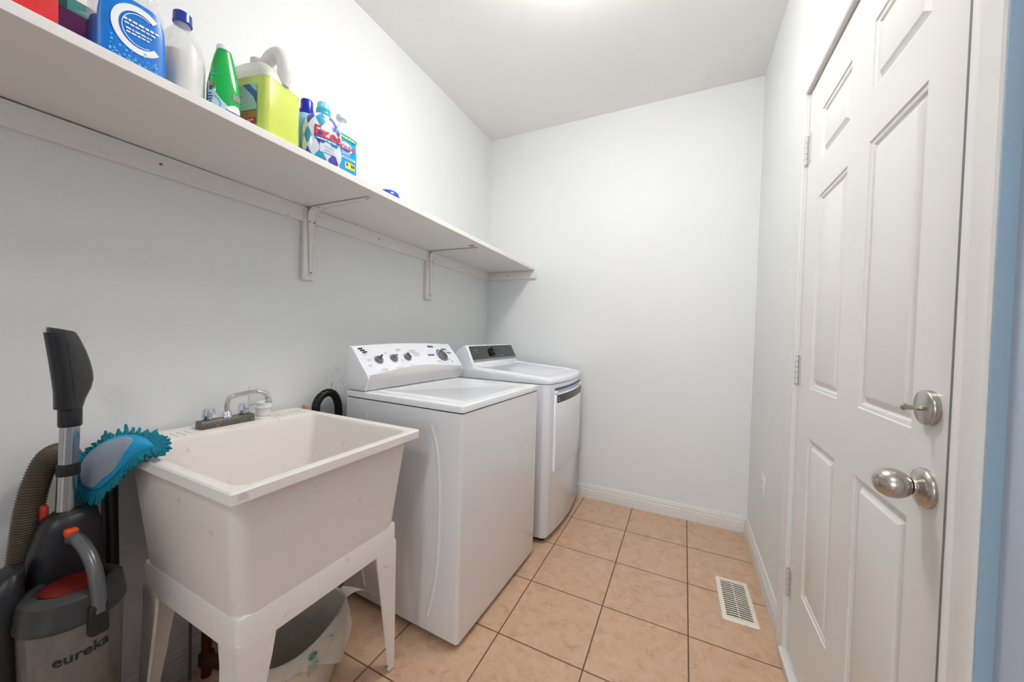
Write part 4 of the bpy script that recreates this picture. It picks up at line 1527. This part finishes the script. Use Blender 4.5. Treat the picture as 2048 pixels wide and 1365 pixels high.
# ================================================================ bottles and boxes on the shelf
class Bottle:
    """body lofted from superellipse sections (z, rx, ry, exponent, dx); rx is depth, ry is width"""
    def __init__(s, secs):
        s.s = secs

    def at(s, z):
        S = s.s
        if z <= S[0][0]:
            return S[0][1:]
        for a, c in zip(S[:-1], S[1:]):
            if z <= c[0]:
                f_ = (z - a[0]) / max(1e-9, c[0] - a[0])
                return [a[i] + (c[i] - a[i]) * f_ for i in range(1, len(a))]
        return S[-1][1:]

    def pt(s, a, z, off=0.0):
        rx, ry, e = s.at(z)[:3]
        dx = s.at(z)[3] if len(s.s[0]) > 4 else 0.0
        c, sn = cos(a), sin(a)
        x = rx * math.copysign(abs(c) ** (2 / e), c)
        y = ry * math.copysign(abs(sn) ** (2 / e), sn)
        n_ = Vector((c / max(rx, .01), sn / max(ry, .01), 0)).normalized()
        return Vector((x + dx, y, z)) + n_ * off

    def body(s, n=48, fine=6):
        S = s.s
        rings = []
        for a, c in zip(S[:-1], S[1:]):
            rings.append(a[0])
        rings.append(S[-1][0])
        b = B()
        loft(b, [[s.pt(2 * pi * i / n, z) for i in range(n)] for z in rings])
        return b

    def patch(s, a0, a1, z0, z1, na=20, nz_=12, off=0.0007, mi=0, b=None, top=None):
        b = b or B()
        G = []
        for j in range(nz_ + 1):
            row = []
            for i in range(na + 1):
                a = a0 + (a1 - a0) * i / na
                zt2 = top((2 * i / na - 1)) if top else z1
                row.append(b.verts.new(s.pt(a, z0 + (zt2 - z0) * j / nz_, off)))
            G.append(row)
        for j in range(nz_):
            for i in range(na):
                f_ = b.faces.new((G[j][i], G[j][i + 1], G[j + 1][i + 1], G[j + 1][i]))
                f_.material_index = mi
        return b

    def place(s, a0, z0, reff, off=0.0012):
        return lambda u, v: s.pt(a0 + u / reff, z0 + v, off)


def translucent(name, col, a, rough=0.15):
    m = mat(name, col, rough, coat=0.3)
    m.node_tree.nodes['Principled BSDF'].inputs['Alpha'].default_value = a
    return m


M_clear = translucent('clear_bottle_plastic', (236, 238, 240), 0.30)
M_milky = translucent('milky_jug_plastic', (240, 241, 232), 0.72, 0.3)
M_wink = mat('white_ink', (244, 246, 248), 0.5)

# red detergent box
t = thing('detergent_box', 'bright red detergent carton at the near end of the shelf', 'box', (0.395, 0.128, top_z(0.05)))
b = B(); box(b, -0.14, 0.0, -0.24, 0.0, 0.0, 0.26, 0.001)
obj('carton', b, mat('red_card', (222, 28, 34), 0.35, mottle=0.05), t)
b = B()
pf = lambda u, v: (0.0006, u, v)
ring_ink(b, pf, -0.078, 0.105, 0.026, 0.042, 150, 395, 36, sx=1.3)
obj('printed_swirl', b, M_wink, t, smooth=False)
# purple and teal carton
t = thing('dryer_sheet_box', 'low carton, purple below and teal above, between red carton and blue labelled jug', 'box', (0.300, 0.268, top_z(0.2)))
b = B(); box(b, -0.11, 0.0, -0.135, 0.0, 0.0, 0.130, 0.0008)
obj('carton', b, mat('purple_card', (112, 42, 112), 0.4, mottle=0.1), t)
b = B()
pf = lambda u, v: (0.0006, u, v)
quad_ink(b, pf, -0.135, 0.0, 0.103, 0.130, mi=0)
pf2 = lambda u, v: (0.0010, u, v)
quad_ink(b, pf2, -0.135, -0.108, 0.1025, 0.130, mi=1)
poly_ink(b, pf2, [(-0.098, 0.109), (-0.02, 0.106), (-0.02, 0.116), (-0.080, 0.117)], mi=2)
obj('printed_band', b, [mat('teal_card', (84, 192, 182), 0.4), mat('dark_green_card', (6, 108, 84), 0.4), mat('pale_lime_card', (170, 216, 176), 0.4)], t, smooth=False)

# clear jug with blue label and a big C ------------------------------
t = thing('vinegar_jug', 'clear jug with blue label showing a large white letter C', 'bottle', (0.352, 0.234, top_z(0.24)), radians(-3))
J = Bottle([(0, .036, .054, 5), (.004, .039, .0575, 5), (.081, .039, .0575, 5), (.09, .039, .0575, 5), (.120, .0388, .0560, 4.6), (.150, .037, .0530, 4), (.165, .034, .048, 3.4), (.176, .0325, .045, 3), (.182, .034, .0465, 3), (.190, .0320, .0440, 3), (.197, .0335, .0455, 3), (.206, .031, .042, 2.8), (.225, .024, .032, 2.2),
            (.240, .015, .017, 2), (.262, .014, .014, 2)])
M_tint = mat('blue_tinted_wall', (0, 112, 196), 0.15, coat=0.4, mottle=0.1)
jb_ = obj('bottle_body', J.body(), [M_clear, M_tint], t, sharp=50)
for pl_ in jb_.data.polygons:
    if pl_.center.z < 0.0812:
        pl_.material_index = 1
b = B()
Ji = Bottle([(.002, .034, .053, 5), (.006, .0372, .0560, 5), (.080, .0372, .0560, 5), (.081, .036, .055, 5)])
obj('blue_liquid', Ji.body(), mat('blue_liquid', (0, 104, 196), 0.2, mottle=0.1), t, sharp=50)
b = B()
for q in range(5):
    lathe(b, [(.0165, 0), (.0178, .002), (.0165, .004)], 24, Matrix.Translation((0, 0, .242 + q * 0.0045)))
lathe(b, [(.017, 0), (.017, .018), (.015, .020)], 24, Matrix.Translation((0, 0, .262)))
obj('cap', b, M_white, t)
label_top = lambda s: .088 + 0.058 * (max(0, 1 - abs(s) ** 3.0)) ** 0.5
b = J.patch(-radians(50), radians(50), .006, .14, 30, 16, 0.0010, top=label_top)
lb = obj('label', b, mat('azure_label', (0, 126, 222), 0.35, mottle=0.25, mscale=28), t)
b = B()
PJ = lambda u, v, off=0.0018: Vector((0.039 + off + 0.0003, u, v))


def cglyph(b, cy, cz, r0, r1, a0, a1, n=40, mi=0, sx=1.0, off=0.0018):
    prev = None
    for k in range(n + 1):
        f_ = k / n
        a = radians(a0 + (a1 - a0) * f_)
        w_ = 1.0 if 0.0 < f_ < 1.0 else 1.0
        p0 = PJ(cy + sx * r0 * cos(a), cz + r0 * sin(a), off)
        p1 = PJ(cy + sx * r1 * cos(a) - 0.0, cz + r1 * sin(a), off)
        cur = (b.verts.new(p0), b.verts.new(p1))
        if prev:
            f = b.faces.new((prev[0], prev[1], cur[1], cur[0]))
            f.material_index = mi
        prev = cur


cglyph(b, 0.008, 0.086, 0.037, 0.050, 48, 318, sx=0.86)
cglyph(b, 0.010, 0.086, 0.0325, 0.0340, 60, 300, sx=0.86)
for i, (w_, z_, h_) in enumerate(((.056, 0.099, .0042), (.050, 0.091, .0034), (.040, 0.081, .0032), (.036, 0.074, .0032))):
    word_bars(b, (lambda u, v, z_=z_, w_=w_: PJ(u + 0.012 - (0.056 - w_) * 0.3, v + z_)), w_, h_, RB)
rnd = random.Random(5)
for k in range(46):                               # pale bubbles printed along the label foot
    cy_, cz_ = rnd.uniform(-0.036, 0.036), 0.014 + abs(rnd.gauss(0, 0.016))
    ring_ink(b, PJ, cy_, cz_, 0.0006, rnd.uniform(0.0010, 0.0022), n=8, mi=1)
obj('label_print', b, [M_wink, mat('pale_bubble_print', (120, 200, 240), 0.5)], lb, smooth=False)

# clear bottle of white liquid, blue cap -----------------------------
t = thing('fabric_softener_bottle', 'rounded clear bottle of white liquid with a dark blue cap', 'bottle', (0.322, 0.341, top_z(0.33)))
K = Bottle([(0, .039, .039, 2), (.004, .044, .044, 2), (.06, .0445, .0445, 2), (.105, .0450, .0450, 2), (.125, .044, .044, 2), (.145, .0405, .0405, 2), (.165, .036, .036, 2), (.182, .026, .026, 2), (.195, .0175, .0175, 2), (.206, .0155, .0155, 2)])
obj('bottle_body', K.body(), M_clear, t, sharp=50)
Ki = Bottle([(.002, .037, .037, 2), (.006, .0425, .0425, 2), (.06, .0430, .0430, 2), (.118, .0432, .0432, 2), (.120, .0425, .0425, 2)])
obj('white_liquid', Ki.body(), mat('milky_liquid', (236, 230, 222), 0.4), t, sharp=50)
b = B(); lathe(b, [(.0185, 0), (.0195, .002), (.0190, .005), (.0185, .024), (.0165, .0265)], 32, Matrix.Translation((0, 0, .204)))
obj('cap', b, mat('dark_blue_cap', (20, 52, 164), 0.22, coat=0.4), t, sharp=35)

# green bottle --------------------------------------------------------
t = thing('cleaner_bottle', 'green tapering cleaner bottle with a white cap', 'bottle', (0.350, 0.418, top_z(0.41)), radians(-10))
Gb = Bottle([(0, .026, .032, 3), (.004, .028, .035, 3), (.07, .028, .035, 3), (.085, .0275, .0345, 2.8), (.110, .025, .031, 2.5), (.140, .021, .0265, 2.2), (.165, .017, .0215, 2), (.180, .0150, .0175, 2), (.186, .014, .015, 2)])
obj('bottle_body', Gb.body(), mat('green_translucent', (0, 176, 72), 0.18, coat=0.4, mottle=0.15, mscale=20), t, sharp=50)
b = B(); lathe(b, [(.0165, 0), (.0170, .002), (.0160, .012), (.013, .015)], 28, Matrix.Translation((0, 0, .183)))
obj('cap', b, M_wink, t)
b = Gb.patch(-radians(80), radians(36), .004, .08, 16, 8, 0.0008, top=lambda s: .050 - 0.040 * s)
lb = obj('label', b, mat('pale_green_label', (186, 226, 226), 0.4, mottle=0.2, mscale=40), t)
b = B()
PG = lambda a, z, off=0.0014: Gb.place(radians(a), z, 0.034, off)
ring_ink(b, PG(24, 0.028), 0, 0, 0.0, 0.013, n=22, mi=0, sx=1.1)
quad_ink(b, PG(24, 0.020, 0.0018), -0.016, 0.016, -0.002, 0.002, mi=1, nu=6)
quad_ink(b, PG(28, 0.062), -0.010, 0.010, -0.008, 0.008, mi=2, nu=4)
GM = [M_wink, mat('royal_print', (40, 72, 160), 0.5), mat('grey_box_print', (150, 156, 152), 0.5, mottle=0.5, mscale=400), mat('sky_print', (90, 170, 220), 0.5), mat('skin_tone_print', (196, 124, 84), 0.6)]
obj('label_print', b, GM, lb, smooth=False)
b = B()
ring_ink(b, PG(-42, 0.030), 0, 0, 0.015, 0.018, -80, 90, 18, mi=3)
quad_ink(b, PG(-50, 0.105, 0.001), -0.012, 0.010, -0.002, 0.002, mi=3, nu=5)
for i, w_ in enumerate((0.012, 0.018, 0.016, 0.010, 0.014, 0.012)):
    quad_ink(b, PG(-62, 0.052 - i * 0.007, 0.0016), -w_ / 2, w_ / 2, -0.0018, 0.0018, mi=1, nu=4)
ring_ink(b, PG(-58, 0.074, 0.0016), 0, 0, 0.0, 0.007, n=16, mi=4)
ring_ink(b, PG(-58, 0.066, 0.0018), 0, 0, 0.0, 0.006, n=16, mi=1)
obj('side_print', b, GM, lb, smooth=False)

# yellow jug ----------------------------------------------------------
t = thing('yellow_cleaner_jug', 'large milky handled jug full of yellow liquid with a square label', 'jug', (0.396, 0.500, top_z(0.54)), radians(11))
# local: x from -0.185 (wall) to 0 (front), y from 0 (near) to 0.112
jl, jw = 0.185, 0.122
b = B()


def jr(x0_, x1_, y0_, y1_, z, r_):
    return rrect(x0_, x1_, y0_, y1_, z, r_, 6)


HZ = 0.172
loft(b, [jr(-jl + .006, -.006, .006, jw - .006, 0.0, .014), jr(-jl, 0, 0, jw, .006, .018), jr(-jl, 0, 0, jw, HZ, .018), jr(-jl + .002, -.002, .002, jw - .002, HZ + .012, .020),
         jr(-jl + .010, -.008, .010, jw - .010, HZ + .032, .022), jr(-jl + .024, -.034, .018, jw - .018, HZ + .054, .022), jr(-jl + .044, -.075, .030, jw - .030, HZ + .068, .018), jr(-jl + .056, -.090, .040, jw - .040, HZ + .073, .014)])
jb = obj('jug_body', b, [M_milky, translucent('clear_jug_wall', (240, 244, 214), 0.22)], t, sharp=50)
for pl_ in jb.data.polygons:
    if pl_.center.z < HZ + 0.002:
        pl_.material_index = 1
b = B()
LZ = 0.178
loft(b, [jr(-jl + .009, -.009, .009, jw - .009, 0.003, .012), jr(-jl + .002, -.002, .002, jw - .002, .008, .016), jr(-jl + .002, -.002, .002, jw - .002, HZ, .016), jr(-jl + .004, -.004, .004, jw - .004, LZ, .016)])
M_yel = mat('yellow_green_liquid', (222, 236, 40), 0.22, mottle=0.08, mscale=6)
for nd in M_yel.node_tree.nodes:
    if nd.type == 'BSDF_PRINCIPLED':
        nd.inputs['Subsurface Weight'].default_value = 0.35
        nd.inputs['Subsurface Radius'].default_value = (0.03, 0.04, 0.008)
obj('yellow_liquid', b, M_yel, t, sharp=50)
b = B()                                            # loop handle from shoulder to the front edge
pa = smooth_path([(-.100, jw / 2, HZ + .058), (-.075, jw / 2, HZ + .082), (-.050, jw / 2, HZ + .099), (-.024, jw / 2, HZ + .100), (-.008, jw / 2, HZ + .078), (-.004, jw / 2, HZ + .045), (-.014, jw / 2, HZ + .010)], 6)
tube(b, pa, [0.0165 + 0.004 * min(1, q / 12) for q in range(len(pa))], 18, flat=0.9)
obj('jug_handle', b, translucent('milky_handle', (240, 240, 234), 0.85, 0.35), t, sharp=60)
b = B(); lathe(b, [(.016, 0), (.016, .010), (.0195, .011), (.0195, .026), (.017, .029), (.001, .029)], 28, Matrix.Translation((-jl + .078, jw / 2, HZ + .069)))
obj('cap', b, mat('off_white_cap', (226, 228, 220), 0.4), t, sharp=35)
b = B()
pj = lambda u, v, off=-0.0009: (u, off, v)         # on the near face; u along x
quad_ink(b, pj, -.125, -.034, .046, .150, mi=0)
lb = obj('label', b, mat('mint_label', (176, 214, 196), 0.4, mottle=0.15, mscale=40), t, smooth=False)
pj2 = lambda u, v: (u, -0.0014, v)
b = B(); quad_ink(b, pj2, -.125, -.035, .054, .074); obj('fruit_strip', b, mat('amber_print', (196, 132, 22), 0.5, mottle=0.5, mscale=60), lb, smooth=False)
b = B(); quad_ink(b, pj2, -.125, -.035, .036, .054); obj('red_strip', b, mat('red_print', (206, 18, 20), 0.4), lb, smooth=False)
b = B(); poly_ink(b, pj2, [(-.086, .150), (-.060, .150), (-.048, .136), (-.034, .126), (-.034, .090), (-.046, .112)]); obj('blue_sash', b, mat('blue_sash_print', (14, 94, 166), 0.4), lb, smooth=False)
b = B(); quad_ink(b, pj2, -.125, -.034, .074, .0765)
for i, w_ in enumerate((0.014, 0.030, 0.026, 0.016, 0.030, 0.024, 0.014)):
    quad_ink(b, pj2, -.118, -.118 + w_, .122 - i * .0068, .1245 - i * .0068)
ring_ink(b, pj2, -.110, .137, 0.002, .0075, n=18)
obj('label_print', b, mat('dark_teal_ink', (30, 96, 96), 0.5), lb, smooth=False)
pj3 = lambda u, v: (u, -0.0018, v)
b = B(); word_bars(b, lambda a, c: pj3(a - .070, c + .047), .050, .0035, RB); word_bars(b, lambda a, c: pj3(a - .074, c + .042), .034, .003, RB)
obj('pale_print', b, M_wink, lb, smooth=False)

# light blue bottle with dark blue cap ---------------------------------
t = thing('detergent_bottle', 'light blue bottle with a deep blue cap, half hidden behind the diamond patterned bottle', 'bottle', (0.276, 0.700, top_z(0.66)))
Db = Bottle([(0, .032, .038, 2.4), (.004, .034, .042, 2.4), (.14, .034, .042, 2.4), (.165, .033, .040, 2.3), (.184, .028, .033, 2.1), (.195, .021, .022, 2)])
obj('bottle_body', Db.body(), mat('light_blue_plastic', (138, 198, 226), 0.25, coat=0.3), t, sharp=50)
b = B(); lathe(b, [(.023, 0), (.0235, .003), (.0235, .018), (.020, .021), (.0200, .050), (.0180, .054)], 32, Matrix.Translation((0, 0, .190)))
obj('cap', b, mat('deep_blue_cap', (4, 22, 186), 0.2, coat=0.4), t, sharp=35)

# diamond patterned bottle ---------------------------------------------
t = thing('wool_wash_bottle', 'bottle with purple and teal diamonds, red lettering and pale blue cap', 'bottle', (0.362, 0.7, top_z(0.7)), radians(-12))
Eb = Bottle([(0, .031, .054, 2.5), (.004, .034, .058, 2.5), (.05, .035, .060, 2.5), (.085, .035, .0615, 2.5), (.115, .034, .0600, 2.5), (.140, .032, .055, 2.4), (.158, .028, .046, 2.2), (.168, .022, .032, 2.1), (.174, .018, .020, 2)])
M_dia = bpy.data.materials.new('diamond_sleeve')
M_dia.use_nodes = True
g = M_dia.node_tree
uvn = g.nodes.new('ShaderNodeTexCoord')
sp_ = g.nodes.new('ShaderNodeSeparateXYZ')
g.links.new(uvn.outputs['Object'], sp_.inputs[0])


def gm(op, a, c=None):
    n_ = g.nodes.new('ShaderNodeMath')
    n_.operation = op
    for i, v in enumerate((a, c)):
        if v is None:
            continue
        if isinstance(v, (int, float)):
            n_.inputs[i].default_value = v
        else:
            g.links.new(v, n_.inputs[i])
    return n_.outputs[0]


# around the bottle: angle from front, scaled to arc length; diamonds 44 mm wide, 62 mm tall
ang_ = gm('ARCTAN2', gm('DIVIDE', sp_.outputs['Y'], 0.060), gm('DIVIDE', sp_.outputs['X'], 0.035))
uu = gm('DIVIDE', ang_, 0.72)
vv = gm('DIVIDE', sp_.outputs['Z'], 0.064)
pq = gm('ADD', gm('ADD', uu, vv), 39.72)
qq = gm('ADD', gm('SUBTRACT', uu, vv), 40.28)
fp, fq = gm('FLOOR', pq), gm('FLOOR', qq)
par = gm('FLOORED_MODULO', gm('ADD', fp, fq), 2.0)
pp = gm('FLOORED_MODULO', fp, 2.0)
m1 = g.nodes.new('ShaderNodeMix'); m1.data_type = 'RGBA'
m1.inputs['A'].default_value = lin((78, 66, 168)); m1.inputs['B'].default_value = lin((44, 150, 190))
g.links.new(pp, m1.inputs['Factor'])
m2 = g.nodes.new('ShaderNodeMix'); m2.data_type = 'RGBA'
m2.inputs['B'].default_value = lin((214, 228, 236))
g.links.new(m1.outputs['Result'], m2.inputs['A'])
# thin white gap between diamonds
e1 = gm('MINIMUM', gm('PINGPONG', pq, 0.5), gm('PINGPONG', qq, 0.5))
gap = gm('LESS_THAN', e1, 0.04)
g.links.new(gm('MAXIMUM', par, gap), m2.inputs['Factor'])
pb = g.nodes['Principled BSDF']
g.links.new(m2.outputs['Result'], pb.inputs['Base Color'])
pb.inputs['Roughness'].default_value = 0.22
pb.inputs['Coat Weight'].default_value = 0.4
eb = obj('bottle_body', Eb.body(), M_dia, t, sharp=50)
b = B(); lathe(b, [(.0215, 0), (.0225, .003), (.0225, .010), (.0215, .012), (.0225, .014), (.0215, .024)], 32, Matrix.Translation((0, 0, .168)))
cc = obj('cap', b, mat('aqua_collar', (60, 184, 214), 0.3), t, sharp=35)
b = B(); lathe(b, [(.0195, 0), (.0185, .020), (.0165, .023), (.001, .023)], 32, Matrix.Translation((0, 0, .190)))
obj('dosing_cap', b, mat('pale_aqua_cap', (140, 214, 236), 0.3), cc, sharp=35)
b = B()
PE = lambda a, z, off=0.0012: Eb.place(radians(a), z, 0.060, off)
text_bm('Ezee', 0.050, PE(4, 0.100, 0.0016), bold=0.0009, sp=0.95, mi=0, bm=b)
quad_ink(b, PE(-2, 0.079, 0.0012), -0.034, 0.030, -0.005, 0.004, mi=1, nu=14)
word_bars(b, PE(-3, 0.0785, 0.0018), 0.050, 0.0034, RB, mi=2)
quad_ink(b, PE(6, 0.050, 0.0012), -0.026, 0.030, -0.013, 0.015, mi=3, nu=14)
for i, w_ in enumerate((0.026, 0.020, 0.030, 0.034)):
    quad_ink(b, PE(6, 0.058 - i * 0.0065, 0.0017), -w_ / 2, w_ / 2, -0.0008, 0.0008, mi=4, nu=6)
ring_ink(b, PE(34, 0.122, 0.0012), 0, 0, 0.008, 0.012, 0, 200, 18, mi=1)
ring_ink(b, PE(34, 0.119, 0.0014), 0, 0, 0.0, 0.0075, 0, 360, 18, mi=5)
obj('label_print', b, [mat('crimson_ink', (206, 20, 52), 0.4), mat('blue_ribbon_ink', (30, 140, 204), 0.4), M_wink, mat('pale_panel_ink', (206, 222, 236), 0.4), mat('mauve_ink', (180, 150, 190), 0.5), mat('magenta_ink', (150, 20, 110), 0.5)], eb, smooth=False)

# glass cleaner refill --------------------------------------------------
t = thing('glass_cleaner_bottle', 'clear flat bottle with bright blue label, last of the bottles towards the corner', 'bottle', (0.290, 0.828, top_z(0.8)), radians(-4))
Wb = Bottle([(0, .024, .052, 3.6), (.004, .027, .056, 3.6), (.077, .027, .056, 3.6), (.135, .027, .056, 3.6), (.165, .0265, .054, 3.0), (.195, .024, .046, 2.6), (.218, .020, .033, 2.3), (.232, .015, .020, 2.0), (.240, .0145, .0145, 2), (.252, .0145, .0145, 2)])
jb_ = obj('bottle_body', Wb.body(), [M_clear, mat('azure_tinted_wall', (0, 150, 214), 0.15, coat=0.4)], t, sharp=50)
for pl_ in jb_.data.polygons:
    if pl_.center.z < 0.078:
        pl_.material_index = 1
Wi = Bottle([(.002, .023, .050, 3.6), (.006, .025, .054, 3.6), (.075, .025, .054, 3.6), (.077, .0245, .053, 3.6)])
obj('blue_liquid', Wi.body(), mat('azure_liquid', (0, 150, 214), 0.2), t, sharp=50)
b = B(); lathe(b, [(.0185, 0), (.0190, .002), (.0180, .014), (.0160, .016)], 28, Matrix.Translation((0, 0, .247)))
obj('cap', b, M_wink, t, sharp=35)
b = Wb.patch(-radians(66), radians(66), .006, .198, 24, 16, 0.0010, top=lambda q: .186 - 0.004 * q)
lb = obj('label', b, mat('cyan_label', (0, 156, 218), 0.35, mottle=0.05), t)
b = B()
PW = lambda u0, z0, off=0.0020: (lambda u, v: Vector((0.0272 + off - 27.0 * abs(u + u0) ** 3, u + u0, v + z0 + 0.050)))
quad_ink(b, PW(0, 0.123, 0.0012), -0.045, 0.048, -0.007, 0.009, mi=0, nu=12)
word_bars(b, PW(0, 0.124, 0.0018), 0.078, 0.0055, RB, mi=1)
ring_ink(b, PW(0.0, 0.088, 0.0012), 0, 0, 0.0, 0.019, n=30, mi=1, sx=1.5)
ring_ink(b, PW(0.0, 0.084, 0.0015), 0, 0, 0.0, 0.013, 180, 360, n=24, mi=3, sx=1.5)
text_bm('Windex', 0.022, PW(0.004, 0.091, 0.0021), bold=0.0005, mi=2, bm=b)
text_bm('ORIGINAL', 0.0090, PW(-0.002, 0.064, 0.0018), mi=1, bm=b)
quad_ink(b, PW(0.0, 0.052, 0.0014), -0.034, 0.042, -0.0035, 0.0035, mi=1, nu=10)
word_bars(b, PW(0.004, 0.052, 0.0020), 0.060, 0.0030, RB, mi=3)
quad_ink(b, PW(0.018, 0.026, 0.0014), -0.020, 0.022, -0.012, 0.012, mi=4, nu=8)
for u in (0.006, 0.026, 0.034):
    quad_ink(b, PW(u, 0.028, 0.0019), -0.0028, 0.0028, -0.006, 0.004, mi=5)
    ring_ink(b, PW(u, 0.0345, 0.0019), 0, 0, 0.0, 0.0018, n=10, mi=5)
text_bm('=', 0.012, PW(0.016, 0.029, 0.0019), mi=5, bm=b)
obj('label_print', b, [mat('emerald_print', (24, 168, 92), 0.4), M_wink, mat('scarlet_ink', (226, 44, 40), 0.4), mat('ultramarine_ink', (24, 92, 178), 0.4), mat('yellow_panel_ink', (248, 222, 74), 0.4), mat('black_ink', (22, 26, 40), 0.4)], lb, smooth=False)

# small blue lid lying on the shelf --------------------------------------
b = B(); lathe(b, [(.044, 0), (.046, .002), (.0455, .014), (.041, .026), (.030, .034), (.014, .038), (.001, .039)], 40)
o = tag(obj('blue_lid', b, mat('cobalt_plastic', (16, 74, 190), 0.25, coat=0.3), sharp=40), 'small domed blue lid lying alone on the shelf above the first bracket', 'lid')
o.location = (0.360, 1.000, top_z(1.0))
